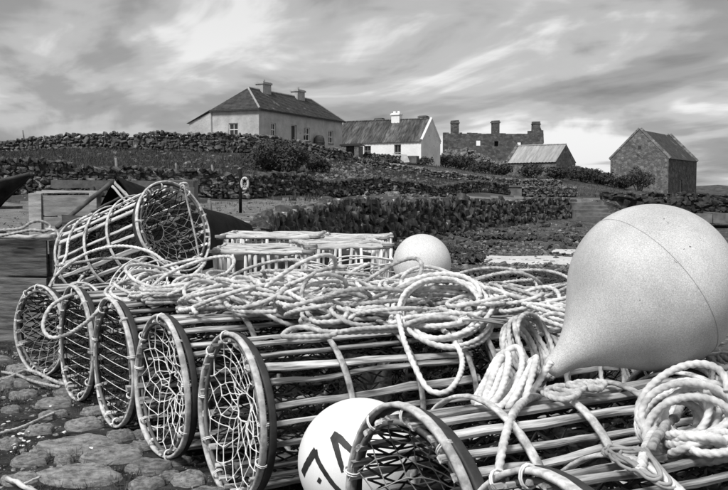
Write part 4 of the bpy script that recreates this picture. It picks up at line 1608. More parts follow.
def keep_box(label, O, ang, w, dep, h, seed, top=9):
    r = np.random.default_rng(700 + seed)
    root = thing('keep_box', label, 'keep box', O, (0, 0, ang), 'slatted keep boxes behind the rope pile')
    n = int(w / .040)
    for k in range(n + 1):
        o = child('stake', stake_me(h, int(r.integers(6))), root, (w * k / n, r.normal(0, .004), 0), (r.normal(0, .03), r.normal(0, .05), r.uniform(0, 3)))
    n2 = int(dep / .055)
    for k in range(1, n2 + 1):
        for x in (0, w):
            child('stake', stake_me(h, int(r.integers(6))), root, (x, dep * k / n2, 0), (r.normal(0, .04), r.normal(0, .03), r.uniform(0, 3)))
    for z in (h + .01, .12):
        pole('rail', (-.05, -.035, z), (w + .04, -.035, z + r.normal(0, .008)), .018, root, seed=seed * 7 + int(z * 100))
        pole('rail', (-.05, dep + .035, z), (w + .04, dep + .035, z), .018, root, seed=seed * 7 + 1)
        for x in (-.03, w + .03):
            pole('rail', (x, -.02, z + .012), (x, dep + .02, z + .012), .017, root, seed=seed * 7 + 2)
    for k in range(top):
        y = dep * (k + .5) / top + r.normal(0, .01)
        pole('lid_pole', (-.02 + r.normal(0, .02), y, h + .012), (w + .02 + r.normal(0, .02), y + r.normal(0, .02), h + .012), r.uniform(.008, .013), root, seed=seed * 31 + k)
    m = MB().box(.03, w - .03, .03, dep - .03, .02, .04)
    MB().box(.06, w - .06, .10, dep - .10, .04, h - .06).build('dark_inside_block', 'dark_band', root)  # added near-black block standing in for the shade inside the box
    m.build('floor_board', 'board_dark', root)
    for x in (-.02, w + .02):        # rope lashing at the corners
        P = [(x + .045 * math.cos(q), -.035 + .05 * math.sin(q), h + .01 + .006 * q / 6.28) for q in np.linspace(0, 6.28 * 3, 40)]
        MB().tube(P, .007, 5).build('lashing', 'rope_dull', root, True)
    return root


keep_box('front slatted keep box of upright stakes right of the tipped pot', (-1.13, 7.32, 0.0), R(2), .68, .85, .76, 1)
keep_box('slatted keep box behind the small round buoy, its rim slanting down', (-.40, 7.36, 0.0), R(14), .58, .72, .80, 2)
keep_box('slatted keep box at the back left of the group', (-1.25, 8.45, .0), R(-3), .80, .8, .82, 3)
keep_box('slatted keep box at the back middle of the group', (-.38, 8.62, .0), R(-6), .55, .6, .80, 4, top=6)

# ------------------------------------------------------------------ boxes, boats, posts on the left
def plank(name, root, x0, x1, y, z0, z1, t, mat, seed):
    m = MB()
    n = 6
    r = np.random.default_rng(seed)
    for k in range(1):
        m.box(x0, x1, y - t / 2, y + t / 2, z0, z1, jit=.004)
    return m.build(name, mat, root)


dbx = thing('timber_box', 'big dark planked fish box at the left edge behind the pots', 'box', (-3.35, 7.75, 0), (0, 0, R(-5)))
zz = 0.0
for k, hgt in enumerate((.28, .27, .30)):
    plank('plank', dbx, 0, .78, 0, zz + .010, zz + hgt - .012, .035, 'board_mid', k)
    o = MB().box(-.0175, .0175, .04, .75, zz + .006, zz + hgt - .008, jit=.004).build('plank', 'board_mid', dbx, loc=(.80, 0, 0))
    zz += hgt
pole('rim_rail', (-.05, -.01, .875), (.86, .0, .87), .022, dbx, 'rail', 3)
pole('rim_rail', (.80, .0, .875), (.80, .8, .875), .02, dbx, 'rail', 4)
MB().box(.30, .36, -.045, -.02, .74, .80, jit=.003).build('cleat', 'tar', dbx)
MB().box(0, .78, .72, .75, 0, .85).build('back_board', 'board_mid', dbx)
MB().box(.02, .76, .02, .72, .70, .74, jit=.01).build('lid_board', 'board_mid', dbx)

lbx = thing('pale_crate', 'pale weathered plank crate behind the dark fish box', 'crate', (-4.05, 11.7, .12), (0, 0, R(-2)))
for k in range(4):
    MB().box(.10, .76, -.014, .014, .27 * k + .01, .27 * k + .258, jit=.004).build('plank', 'board_pale', lbx)
    MB().box(-.014, .014, .02, .75, .27 * k + .01, .27 * k + .258, jit=.004).build('plank', 'board_pale', lbx, loc=(.0, 0, 0))
MB().box(-.05, .098, -.05, .045, 0, 1.09, jit=.006).build('corner_post', 'board_pale', lbx)
MB().box(.70, .78, -.055, -.02, 0, 1.09, jit=.006).build('corner_post', 'board_pale', lbx)
for k in range(4):
    MB().box(.0, .80, .04 + .18 * k, .2 + .18 * k, 1.092, 1.115, jit=.006).build('lid_board', 'board_pale', lbx)


def hull(name, label, sections, loc, rim=None, mat='tar', cat='boat'):
    """sections: list of lists of points with the same count"""
    root = thing(name, label, cat, loc)
    off = np.array(loc)
    S = np.array(sections, float) - off
    n, k = S.shape[:2]
    Q_ = [(i * k + j, i * k + j + 1, (i + 1) * k + j + 1, (i + 1) * k + j) for i in range(n - 1) for j in range(k - 1)]
    o = MB().add(S.reshape(-1, 3), Q_).build('hull', mat, root, True)
    sd = o.modifiers.new('thick', 'SOLIDIFY')
    sd.thickness = .03
    return root, S


# upturned tarred boat, its high end propped towards us
secs = []
ridge = [at(118, 177, 11.2), at(136, 184, 11.8), at(156, 194, 12.5), at(182, 202, 13.1), at(207, 209, 13.7), at(230, 215, 14.3), at(250, 224, 14.9)]
for q, p in enumerate(ridge):
    f = q / 6
    h = p.z - (.16)
    w = .62 * (1 - .85 * f ** 2.5) + .05
    row = []
    for a_ in np.linspace(-1, 1, 13):
        # arch section, across the keel direction
        yy = a_ * w
        zz = p.z - h * (abs(a_) ** 2.0) if q else p.z - h * abs(a_) ** 1.35
        row.append((p.x + yy * .93, p.y - yy * .36 * 1.0, zz))
    secs.append(row)
bt, S = hull('upturned_boat', 'black tarred upturned boat propped behind the tipped pot', secs, (ridge[0].x, ridge[0].y, .1))
A, Bp, Cp, D = at(57, 227, 10.2), at(113, 181, 11.0), at(137, 206, 10.9), at(95, 210, 10.5)
off = Vector(bt.location)
m = MB()
m.poly([A - off, Bp - off, at(118, 178, 11.4) - off, at(64, 222, 11.4) - off])
m.build('stern_board', 'tar', bt)
pole('gunwale', A - off, Bp - off, .028, bt, 'tar_edge', 11, .003)
pole('gunwale', Bp - off, Cp - off, .02, bt, 'rail', 12, .003)
pole('gunwale', at(112, 186, 10.9) - off, at(134, 210, 10.8) - off, .016, bt, 'rail', 13, .003)
pole('rib', at(92, 212, 10.6) - off, at(126, 194, 11.1) - off, .014, bt, 'tar_edge', 14, .004)
MB().box(-.12, .14, -.03, .03, -.25, .08, jit=.02).build('stern_knee', 'board_dark', bt, loc=at(73, 224, 10.1) - off)

secs = []
for q in range(13):
    f = q / 12                       # bow (0) to the left
    x = -5.60 - 3.4 * f
    y = 16.0 - .9 * f
    w = .66 * math.sin(min(1, f * 1.35 + .03) * math.pi / 2) ** .8
    top = 1.06 + .45 * (1 - f) ** 2.6
    bot = .50 + .62 * (1 - min(1, f * 3.2)) ** 1.8
    row = []
    for a_ in np.linspace(-1, 1, 13):
        e_q = abs(a_)
        row.append((x - .55 * (1 - e_q ** 1.5) * (1 - f) ** 3, y + a_ * w * (.72 + .28 * e_q), bot + (top - bot) * e_q ** 2.4))
    secs.append(row)
b2, S = hull('tarred_boat', 'black tarred boat with raised bow at the far left edge', secs, (-6.5, 16.2, .5))
for j in (0, 12):
    MB().tube(catmull(S[:, j] + (0, 0, .01), .12), .035, 6).build('gunwale', 'tar_edge', b2, True)
for x in (-6.3, -7.4):
    MB().box(-.25, .25, -.6, .6, -.02, .02, jit=.01).build('thwart', 'tar_edge', b2, loc=(x + 6.5, .05, .45))
for x in (.1, -1.2):
    MB().box(x - .15, x + .15, -.4, .4, -.25, .08, jit=.02).build('chock', 'board_dark', b2)

# trestle with a bar behind the crate
tr = thing('trestle', 'low dark trestle bar behind the pale crate', 'trestle', (-4.4, 14.0, .3))
MB().box(-.2, 1.9, -.05, .05, 1.0, 1.08, jit=.01).build('bar', 'tar_edge', tr)
for x in (.45, 1.4):
    MB().box(x - .03, x + .03, -.2, -.14, 0, 1.0, jit=.005).box(x - .03, x + .03, .14, .2, 0, 1.0, jit=.005).build('leg', 'tar_edge', tr)

# life ring post
lpz = at(240.5, 214, 27)
lp_ = thing('life_ring_post', 'thin black post carrying the life ring beside the road', 'post', lpz)
MB().tube([(0, 0, -.1), (0, 0, 1.28)], .045, 8).build('shaft', 'tar', lp_, True)
MB().box(.0, .22, -.05, -.02, .95, 1.0).build('bracket', 'tar', lp_)
lr = thing('life_ring', 'small white life ring hanging on the black roadside post', 'life ring', lpz + Vector((.14, -.10, .66)))
m = MB().tube([(.09 * math.cos(q), 0, .16 * math.sin(q) + .2) for q in np.linspace(0, 6.283, 24, endpoint=False)], .036, 8, closed=True)
m.build('ring', 'rope_white', lr, True)
for q in (.8, 2.3, 3.9, 5.5):
    P = [(.09 * math.cos(q) + .041 * math.cos(b) * math.cos(q), .041 * math.sin(b), .16 * math.sin(q) + .2 + .041 * math.cos(b) * math.sin(q)) for b in np.linspace(0, 6.283, 10, endpoint=False)]
    MB().tube(P, .008, 4, closed=True).build('strap', 'dark_paint', lr)
# fence posts and blocks
for px, py, d, h, lb in [(117.5, 179, 33, .75, 'dark leaning fence post behind the upturned boat'), (177, 177, 38.5, .55, 'short pale fence post left of the big bush'), (213, 178, 39.5, .55, 'short grey fence post just left of the life ring'), (24, 142, 60, .7, 'small post on the skyline wall at far left'), (210.5, 216, 24, .42, 'stubby pale marker post on the road by the tipped pot')]:
    p = at(px, py, d)
    t_ = thing('fence_post', lb, 'post', p, (R(3), R(-4), 0))
    MB().tube([(0, 0, -.5), (.01, 0, h * .5), (0, .01, h - .01)], [.055, .05, .045], 7).build('shaft', 'post_wood', t_, True)
    MB().tube([(0, .01, h - .01), (0, .01, h + .02)], [.047, .03], 7).build('top', 'post_wood', t_, True)
blk = thing('concrete_block', 'grey concrete block on the road behind the tipped pot', 'block', at(182, 199, 24))
MB().box(-.35, .35, -.3, .3, -.3, .42, jit=.012).build('block', 'stone_concrete', blk)
MB().box(-.38, .38, -.33, .33, .421, .48, jit=.008).build('cap', 'stone_concrete', blk)

# ------------------------------------------------------------------ quay surface: flat stones, grit, weeds
def slab_mesh(seed):
    r = np.random.default_rng(seed)
    n, rings = 36, 9
    ph = r.uniform(0, 100)
    nc_ = int(r.integers(6, 9))
    ca = np.sort((np.arange(nc_) + r.uniform(-.3, .3, nc_)) / nc_ * 2 * math.pi)
    cr_ = r.uniform(.82, 1.12, nc_)
    V_ = [(0, 0, 1.0)]
    for k in range(1, rings + 1):
        f = k / rings
        prof = (1 - f ** 6) if k < rings else -.9
        for j in range(n):
            a_ = 2 * math.pi * j / n
            # straight-edged outline between irregular corners
            k0 = np.searchsorted(ca, a_) % nc_
            k1 = (k0 - 1) % nc_
            A_, B_ = cr_[k1] * np.array((math.cos(ca[k1]), math.sin(ca[k1]))), cr_[k0] * np.array((math.cos(ca[k0]), math.sin(ca[k0])))
            dv = np.array((math.cos(a_), math.sin(a_)))
            den = dv[0] * (B_[1] - A_[1]) - dv[1] * (B_[0] - A_[0])
            rr = abs((A_[0] * (B_[1] - A_[1]) - A_[1] * (B_[0] - A_[0])) / (den or 1e-6))
            rr = min(rr, 1.2) * (1 + .05 * mnoise.fractal(Vector((math.cos(a_) * 3, math.sin(a_) * 3, ph)), 1, 2, 4))
            x, y = f * rr * math.cos(a_), f * rr * math.sin(a_)
            V_.append((x, y, prof + .32 * mnoise.fractal(Vector((x * 2.6, y * 2.6, ph + 9)), .8, 2, 6) * (k < rings)))
    T_ = [(0, 1 + j, 1 + (j + 1) % n) for j in range(n)]
    Q_ = [(1 + k * n + j, 1 + (k + 1) * n + j, 1 + (k + 1) * n + (j + 1) % n, 1 + k * n + (j + 1) % n) for k in range(rings - 1) for j in range(n)]
    return MB().add(V_, Q_, T_).mesh('paving_stone', 'stone_slab', True)


slabs = [(52, 417, 34, 15), (84, 426, 42, 18), (77, 447, 92, 20), (112, 457, 78, 20), (77, 479, 92, 24), (24, 396, 30, 13), (54, 405, 46, 10), (150, 468, 52, 20),
         (190, 482, 44, 18), (145, 487, 44, 16), (95, 412, 30, 9), (27, 382, 34, 8), (66, 394, 30, 8), (20, 370, 36, 7), (4, 384, 26, 8), (120, 438, 36, 10), (210, 500, 60, 20), (60, 505, 80, 22), (250, 520, 80, 26),
         (-6, 362, 40, 6), (45, 384, 26, 6), (140, 448, 30, 9), (130, 520, 90, 26), (-30, 400, 60, 14), (100, 474, 20, 8), (180, 462, 26, 10), (12, 412, 26, 10), (118, 424, 22, 9), (40, 432, 30, 9), (140, 436, 22, 8), (30, 462, 44, 14), (8, 446, 26, 10), (20, 482, 40, 16), (170, 478, 26, 12), (112, 446, 26, 6), (64, 462, 24, 6), (100, 402, 20, 7), (70, 384, 22, 6)]
for q, (px, py, w, h) in enumerate(slabs):
    d = CAMZ * FPX / (py - 190)
    p = on(px, py, 0.0)
    sx_, sy_ = w * d / FPX / 2 * 1.0, d * d / (CAMZ * FPX) * h / 2 * 1.02
    o = child('paving_stone', cached(('slab', q % 9), lambda: slab_mesh(40 + q % 9)), ground, (p.x, p.y, .004), (0, 0, random.uniform(-.25, .25)), (sx_, min(sy_, sx_ * 1.1), random.uniform(.022, .036)))


def near_scatter(name, label, cat, mat, n, x0, x1, y0, y1, smin, smax, seed, flat=.7):
    r = np.random.default_rng(seed)
    m = MB()
    for k in range(n):
        x, y = r.uniform(x0, x1), r.uniform(y0, y1)
        s = smin * (smax / smin) ** (r.random() ** 2.5)
        v = int(r.integers(14))
        m.add((STONES[v][0] * np.array((s, s * r.uniform(.6, 1), s * flat))) @ np.array(Euler(tuple(r.uniform(0, 6, 3) * (.1, .1, 1))).to_matrix()).T + np.array((x, y, hz(x, y) + s * .12)), T=STONES[v][1])
    tag(m.build(name, mat), label, cat, kind='stuff')


near_scatter('grit', 'dark grit and small pebbles on the quay by the pots', 'gravel', 'grit', 7500, -3.2, .4, 2.9, 7.5, .005, .04, 1)
r_ = np.random.default_rng(77)
m = MB()
for k in range(30):
    px, py = r_.normal(24, 11), r_.normal(442, 11)
    if k > 20:
        px, py = r_.uniform(0, 130), r_.uniform(390, 488)
    p = on(px, py, .0)
    s = r_.uniform(.008, .022)
    v = int(r_.integers(14))
    m.add((STONES[v][0] * np.array((s * 1.5, s, s * .5))) @ np.array(Euler((0, 0, r_.uniform(0, 6))).to_matrix()).T + np.array((p.x, p.y, .022)), T=STONES[v][1])
tag(m.build('shells', 'shell'), 'bits of white shell scattered on the dark earth', 'shells', kind='stuff')


def near_weeds(name, label, n, x0, x1, y0, y1, hmin, hmax, seed):
    r = np.random.default_rng(seed)
    VV = []
    for k in range(n):
        x, y = r.uniform(x0, x1), r.uniform(y0, y1)
        if mnoise.noise(Vector((x * 2.2, y * 2.2, seed))) < .0:
            continue
        z = hz(x, y)
        for b in range(7):
            a_ = r.uniform(0, 6.28)
            h = r.uniform(hmin, hmax)
            w = .0022
            l = h * r.uniform(.4, 1.3)
            ox, oy = r.normal(0, .012, 2)
            c_, s_ = math.cos(a_), math.sin(a_)
            VV += [(x + ox - s_ * w, y + oy + c_ * w, z - .01), (x + ox + s_ * w, y + oy - c_ * w, z - .01), (x + ox + c_ * l, y + oy + s_ * l, z + h)]
    tag(MB().add(VV, T=np.arange(len(VV)).reshape(-1, 3)).build(name, 'grass_blade'), label, 'grass', kind='stuff')


near_weeds('grass', 'short dark weeds growing between the flat stones', 5200, -3.2, .0, 3.0, 7.5, .012, .05, 3)
stk = thing('driftwood_stick', 'short pale stick on the ground in the lower left corner', 'stick', on(22, 484, .02))
a_, b_ = on(8, 478, .035) - stk.location, on(36, 492, .03) - stk.location
pole('stick', a_, b_, .011, stk, 'rail', 77, .004)
pole('twig', (a_ + b_) / 2, (a_ + b_) / 2 + Vector((.06, .05, .02)), .005, stk, 'rail', 78, .002)

# ------------------------------------------------------------------ buoys
def frame_from(axis):
    return Vector(axis).normalized().to_track_quat('Z', 'Y').to_matrix()


def buoy(name, label, c, r0, axis, mat, neck_len, neck_r, seam=True, eye=True, rope=True):
    """pear shaped float; axis points from the centre to the neck"""
    Mx = frame_from(axis)
    root = thing(name, label, 'buoy', c)
    n = 64
    pr = []
    # sphere from the far pole to the tangent circle, then a concave run to the neck
    s0 = math.acos((r0 * .62) / r0)
    for t in np.linspace(math.pi, .92, 34):
        pr.append((r0 * math.sin(t), r0 * math.cos(t)))
    ra_, za_ = pr[-1]
    da = (math.cos(.92), -math.sin(.92))        # tangent continuing towards the neck
    end = (neck_r, neck_len)
    for f in np.linspace(0, 1, 13)[1:]:
        p1 = (ra_ - .50 * (neck_len - za_) * .9, za_ + .42 * (neck_len - za_))
        p0 = (ra_, za_)
        c1 = (p0[0] - .28 * r0 * abs(da[0]), p0[1] + .28 * r0 * abs(da[1]))
        c2 = (neck_r * 1.35, neck_len - .45 * (neck_len - za_))
        b_ = [(1 - f) ** 3, 3 * f * (1 - f) ** 2, 3 * f * f * (1 - f), f ** 3]
        pr.append(tuple(sum(b_[i] * q[k] for i, q in enumerate((p0, c1, c2, end))) for k in (0, 1)))
    for t in np.linspace(0, math.pi / 2, 5)[1:]:
        pr.append((neck_r * math.cos(t), neck_len + neck_r * .55 * math.sin(t)))
    V_ = np.array([(q * math.cos(2 * math.pi * j / n), q * math.sin(2 * math.pi * j / n), z) for q, z in pr for j in range(n)])
    V_ = V_ @ np.array(Mx).T
    Q_ = [(i * n + j, i * n + (j + 1) % n, (i + 1) * n + (j + 1) % n, (i + 1) * n + j) for i in range(len(pr) - 1) for j in range(n)]
    MB().add(V_, Q_).build('body', mat, root, True)
    if seam:
        P = np.array([(r0 * 1.0006 * math.cos(q), r0 * 1.0006 * math.sin(q), 0) for q in np.linspace(0, 2 * math.pi, 90, endpoint=False)]) @ np.array(Mx).T
        MB().tube(P, .0011, 4, closed=True).build('seam', 'buoy_seam', root)
    if eye:
        P = np.array([(0, neck_r * .75 * math.cos(q), neck_len + neck_r * .75 + neck_r * .75 * math.sin(q)) for q in np.linspace(0, 2 * math.pi, 18, endpoint=False)]) @ np.array(Mx).T
        MB().tube(P, neck_r * .3, 6, closed=True).build('eye', mat, root, True)
    return root, Mx


def on_sphere(px, py, c, r0):
    d = Vector(ray(px, py)).normalized()
    o = cam.location - c
    b_ = d.dot(o)
    disc = b_ * b_ - (o.dot(o) - r0 * r0)
    if disc < 0:
        t = -b_
    else:
        t = -b_ - math.sqrt(disc)
    return ((cam.location + d * t) - c).normalized()


bc = at(652, 287.5, 3.16)
buoy('mooring_buoy', 'very large pale pear shaped buoy resting on the pots at right', bc, .279, (-.79, -.23, -.57), 'buoy_big', .442, .035, eye=False)
big = bpy.data.objects['mooring_buoy']


def scuff(px, py, w, h, ang, sd):
    r = np.random.default_rng(sd)
    n_ = on_sphere(px, py, bc, .279)
    t1 = n_.cross(Vector((0, 0, 1))).normalized()
    t2 = n_.cross(t1)
    c_, s_ = math.cos(ang), math.sin(ang)
    P = []
    for k in range(9):
        a_ = 2 * math.pi * k / 9
        q = r.uniform(.5, 1.1)
        x, y = w * q * math.cos(a_), h * q * math.sin(a_)
        v = (n_ * .279 + t1 * (x * c_ - y * s_) + t2 * (x * s_ + y * c_)).normalized() * .2797
        P.append(tuple(v))
    MB().poly(P).build('scuff', 'marker', big)


for q, (px, py, w, h, an) in enumerate([(664, 219, .003, .0016, .4), (668, 223, .004, .0014, -.5), (657, 223, .002, .001, .2), (690, 246.5, .005, .0018, -.6), (684, 249, .003, .001, .5), (676, 262, .010, .0008, -.75), (700, 238, .002, .001, 0), (640, 300, .002, .001, .3), (628, 262, .0015, .001, 0)]):
    scuff(px, py, w, h, an, q)
b2c = at(360.5, 461, 3.2)
BR = 63.5 / FPX * 3.2
lb, _ = buoy('lettered_buoy', 'bright white round buoy with hand painted black letters between the pots', b2c, BR, (.25, .2, -.95), 'buoy_white', .30, .03, seam=False)


def stroke(pts, w0, w1):
    """painted brush stroke: a thin film following the float's skin"""
    P = [on_sphere(px, py, b2c, BR) for px, py in pts]
    D = catmull(P, .004 / BR)
    m = MB()
    V_ = []
    n = len(D)
    for i in range(n):
        p = D[i] / np.linalg.norm(D[i])
        t = D[min(i + 1, n - 1)] - D[max(i - 1, 0)]
        s_ = np.cross(p, t)
        s_ /= np.linalg.norm(s_)
        w_ = (w0 + (w1 - w0) * i / (n - 1)) * (1 + .04 * math.sin(i * .9) + .03 * math.sin(i * 2.3))
        for q in (-1, -.4, .4, 1):
            v = p * BR + s_ * w_ * q
            V_.append(v / np.linalg.norm(v) * (BR + .0012))
    Q_ = [(i * 4 + j, i * 4 + j + 1, (i + 1) * 4 + j + 1, (i + 1) * 4 + j) for i in range(n - 1) for j in range(3)]
    m.add(V_, Q_)
    m.build('painted_letter', 'marker', lb, True)


stroke([(303, 474), (309, 461), (316, 450)], 0.0138, 0.0147)
stroke([(315.5, 450), (317.5, 459), (326, 474), (334, 485), (341, 492)], 0.0087, 0.0084)
stroke([(318, 479), (321, 482)], 0.0101, 0.0084)
stroke([(298.6, 473), (299.4, 480), (301.2, 487)], 0.0087, 0.0056)
stroke([(333.5, 436), (337.5, 452), (343.5, 472)], 0.0123, 0.0070)
stroke([(332.5, 434.5), (339, 438), (347, 446), (357, 455)], 0.0130, 0.0091)

b3c = at(422, 263, 5.42)
buoy('round_buoy', 'small round grey buoy behind the rope pile near the keep boxes', b3c, .166, (-.45, .80, -.35), 'buoy_back', .20, .022)

# ------------------------------------------------------------------ ropes: laid one after another on a height map of what lies below
HX0, HY0, HS = -4.0, 1.2, .01
HM = np.zeros((640, 900), np.float32)
gx = HX0 + np.arange(640) * HS
gy = HY0 + np.arange(900) * HS
GXX, GYY = np.meshgrid(gx, gy, indexing='ij')
for c, ax, L, rad in POTS:
    a2 = Vector((ax.x, ax.y, 0))
    l2 = a2.length
    a2 /= l2
    u = (GXX - c.x) * a2.x + (GYY - c.y) * a2.y
    v = (GXX - c.x) * (-a2.y) + (GYY - c.y) * a2.x
    ins = (u > -.03) & (u < L * l2 + .03) & (np.abs(v) < rad)
    zt = c.z + ax.z / l2 * u + np.sqrt(np.maximum(rad * rad - v * v, 0)) / max(l2, .3) + .006
    HM = np.where(ins, np.maximum(HM, zt), HM).astype(np.float32)


def slide(A, w, f):
    out = A.copy()
    for ax in (0, 1):
        B_ = out.copy()
        for k in range(1, w + 1):
            for q in (-k, k):
                sh = np.roll(B_, q, ax)
                out = f(out, sh)
    return out


_cl = slide(slide(HM, 19, np.maximum), 19, np.minimum)
BASE = (HM + .72 * np.maximum(_cl - HM, 0)).astype(np.float32)
EDGE = slide(BASE, 11, np.minimum)
HM = BASE.copy()


def rope_object(name, label, cat, P, r0, mat, group=None, lob=True, pitch=None, extra_parts=()):
    P = np.asarray(P, float)
    c = P.mean(0)
    c[2] = P[:, 2].min()
    near = math.hypot(c[0], c[1])
    ds = r0 * (.28 if near < 3.3 else .46 if near < 4.6 else .54) if lob else r0 * 1.6
    P = resample(P, ds)
    m = MB()
    m.tube(P - c, r0, (12 if near < 3.3 else 9) if lob else 6, lobes=3 if lob else 0, pitch=pitch or r0 * (1.85 if near < 3.3 else 2.7))
    o = m.build(name, mat, None, True, loc=c)
    tag(o, label, cat, group)
    return o


def lay(P2, r0, k=2.5, stiff=.05, sink=.12, cap=.13, keep=True, lift=0.0):
    """drop a plan curve on the heap and return the 3-D curve"""
    ds = .008
    P2 = resample(np.asarray(P2, float), ds)
    if keep:                        # stay on the heap instead of sliding off the pot ends
        P2 = P2.copy()
        for _ in range(45):
            i = np.clip(((P2[:, 0] - HX0) / HS).astype(int), 0, 639)
            j = np.clip(((P2[:, 1] - HY0) / HS).astype(int), 0, 899)
            P2[EDGE[i, j] < .48] += np.array((.866, .5)) * .02
        for _ in range(14):
            P2[1:-1] = .5 * P2[1:-1] + .25 * (P2[:-2] + P2[2:])
        P2 = resample(P2, ds)
    n = len(P2)
    T = np.gradient(P2, axis=0)
    T /= np.maximum(np.linalg.norm(T, axis=1, keepdims=True), 1e-9)
    Nn = np.stack([-T[:, 1], T[:, 0]], 1)
    z0 = np.zeros(n)
    off_ = np.array([(a_, b_) for a_ in np.arange(-3, 4) for b_ in np.arange(-3, 4)])
    dd = np.hypot(off_[:, 0], off_[:, 1]) * HS
    off_ = off_[dd <= r0 * 1.05 + .002]
    dd = dd[np.hypot(*(np.array([(a_, b_) for a_ in np.arange(-3, 4) for b_ in np.arange(-3, 4)]).T)) * HS <= r0 * 1.05 + .002]
    dome = np.sqrt(np.maximum(r0 * r0 - dd * dd, 0))
    chunk = 22
    pend = []
    for c0 in range(0, n, chunk):
        c1 = min(n, c0 + chunk)
        q = P2[c0:c1]
        best = np.zeros(c1 - c0)
        base = np.zeros(c1 - c0)
        for f in (-.7, 0, .7):
            p = q + Nn[c0:c1] * r0 * f
            i = np.clip(((p[:, 0] - HX0) / HS).astype(int), 0, 639)
            j = np.clip(((p[:, 1] - HY0) / HS).astype(int), 0, 899)
            best = np.maximum(best, HM[i, j])
            base = np.maximum(base, BASE[i, j])
        z0[c0:c1] = base + cap * (1 - np.exp(-(best - base) / cap)) + r0 * (1 - sink)
        pend.append((c0, c1))
        if len(pend) > 2:
            stamp(P2, z0, pend.pop(0), off_, dome)
    z = z0.copy()
    for i in range(1, n):
        z[i] = max(z[i], z[i - 1] - k * ds)
    for i in range(n - 2, -1, -1):
        z[i] = max(z[i], z[i + 1] - k * ds)
    w = max(1, int(stiff / ds))
    ker = np.hanning(2 * w + 3)
    ker /= ker.sum()
    zp = np.pad(z, w + 1, mode='edge')
    zs = np.convolve(zp, ker, 'valid')
    zs = np.maximum(zs, z0 - r0 * .45)
    if lift:
        q = np.arange(n) * ds
        up = np.array([mnoise.noise(Vector((v * 2.1, r0 * 900, lift * 50))) for v in q])
        zs = zs + lift * np.clip(up * 1.6 + .35, 0, 1)
    for pc in pend:
        stamp(P2, zs, pc, off_, dome)
    return np.c_[P2, zs]


def stamp(P2, z, rngc, off_, dome):
    c0, c1 = rngc
    i = ((P2[c0:c1, 0] - HX0) / HS).astype(int)
    j = ((P2[c0:c1, 1] - HY0) / HS).astype(int)
    I = np.clip(i[:, None] + off_[None, :, 0], 0, 639)
    J = np.clip(j[:, None] + off_[None, :, 1], 0, 899)
    np.maximum.at(HM, (I, J), (z[c0:c1, None] + dome[None]).astype(np.float32))


def hank(c, L, W, ang, loops, seed, jit=.12, drift=.0, tail=0.0, taper=0):
    r = np.random.default_rng(seed)
    n = loops * 40
    t = np.linspace(0, loops * 2 * math.pi, n)
    k = np.arange(loops + 2)
    sL = np.interp(t / (2 * math.pi), k, 1 + r.normal(0, jit, loops + 2))
    sW = np.interp(t / (2 * math.pi), k, np.clip(1 + r.normal(0, jit * 2.2, loops + 2), .25, 1.8))
    ox = np.interp(t / (2 * math.pi), k, r.normal(0, jit * L * .25, loops + 2))
    oy = np.interp(t / (2 * math.pi), k, r.normal(0, jit * W * .8, loops + 2))
    aa = np.interp(t / (2 * math.pi), k, r.normal(0, jit * .9, loops + 2))
    x = L / 2 * sL * np.cos(t) + ox
    y = W / 2 * sW * np.sin(t) * (1 + .15 * np.cos(2 * t + r.uniform(0, 6))) + oy
    a_ = R(ang) + aa
    P = np.stack([c[0] + x * np.cos(a_) - y * np.sin(a_), c[1] + x * np.sin(a_) + y * np.cos(a_)], 1)
    if tail:
        d = P[-1] - P[-2]
        d /= np.linalg.norm(d)
        P = np.vstack([P, [P[-1] + d * tail * f + np.array((r.normal(0, .01), r.normal(0, .01))) for f in np.linspace(.15, 1, 6)]])
    return catmull(P[::3], .008)


def drift_loops(pts, rad, loops, seed, sq=.6):
    """loose line: loops of changing size strung along a path"""
    r = np.random.default_rng(seed)
    C = catmull([(p[0], p[1]) for p in pts], .01)
    n = loops * 14
    P = []
    k = np.arange(loops + 2)
    rr = np.interp(np.linspace(0, loops, n), k, np.clip(r.normal(1, .38, loops + 2), .3, 1.9))
    ph = r.uniform(0, 6)
    th = np.linspace(0, loops * 2 * math.pi, n) + .5 * np.sin(np.linspace(0, loops * 2.2, n))
    rot = np.interp(np.linspace(0, loops, n), k, r.uniform(0, 3, loops + 2))
    for i in range(n):
        c = C[min(len(C) - 1, int(i / (n - 1) * (len(C) - 1)))]
        x, y = rad * rr[i] * math.cos(th[i] + ph), rad * rr[i] * sq * math.sin(th[i] + ph)
        P.append((c[0] + x * math.cos(rot[i]) - y * math.sin(rot[i]), c[1] + x * math.sin(rot[i]) + y * math.cos(rot[i])))
    return catmull(P, .008)


def pxy(px, py, z=.74):
    p = on(px, py, z)
    return (p.x, p.y)


RG = 'ropes heaped over the lobster pots'


def rope(label, P2, r0, mat, lob=True, name='rope', cat='rope', **kw):
    return rope_object(name, label, cat, lay(P2, r0, **kw), r0, mat, RG, lob)


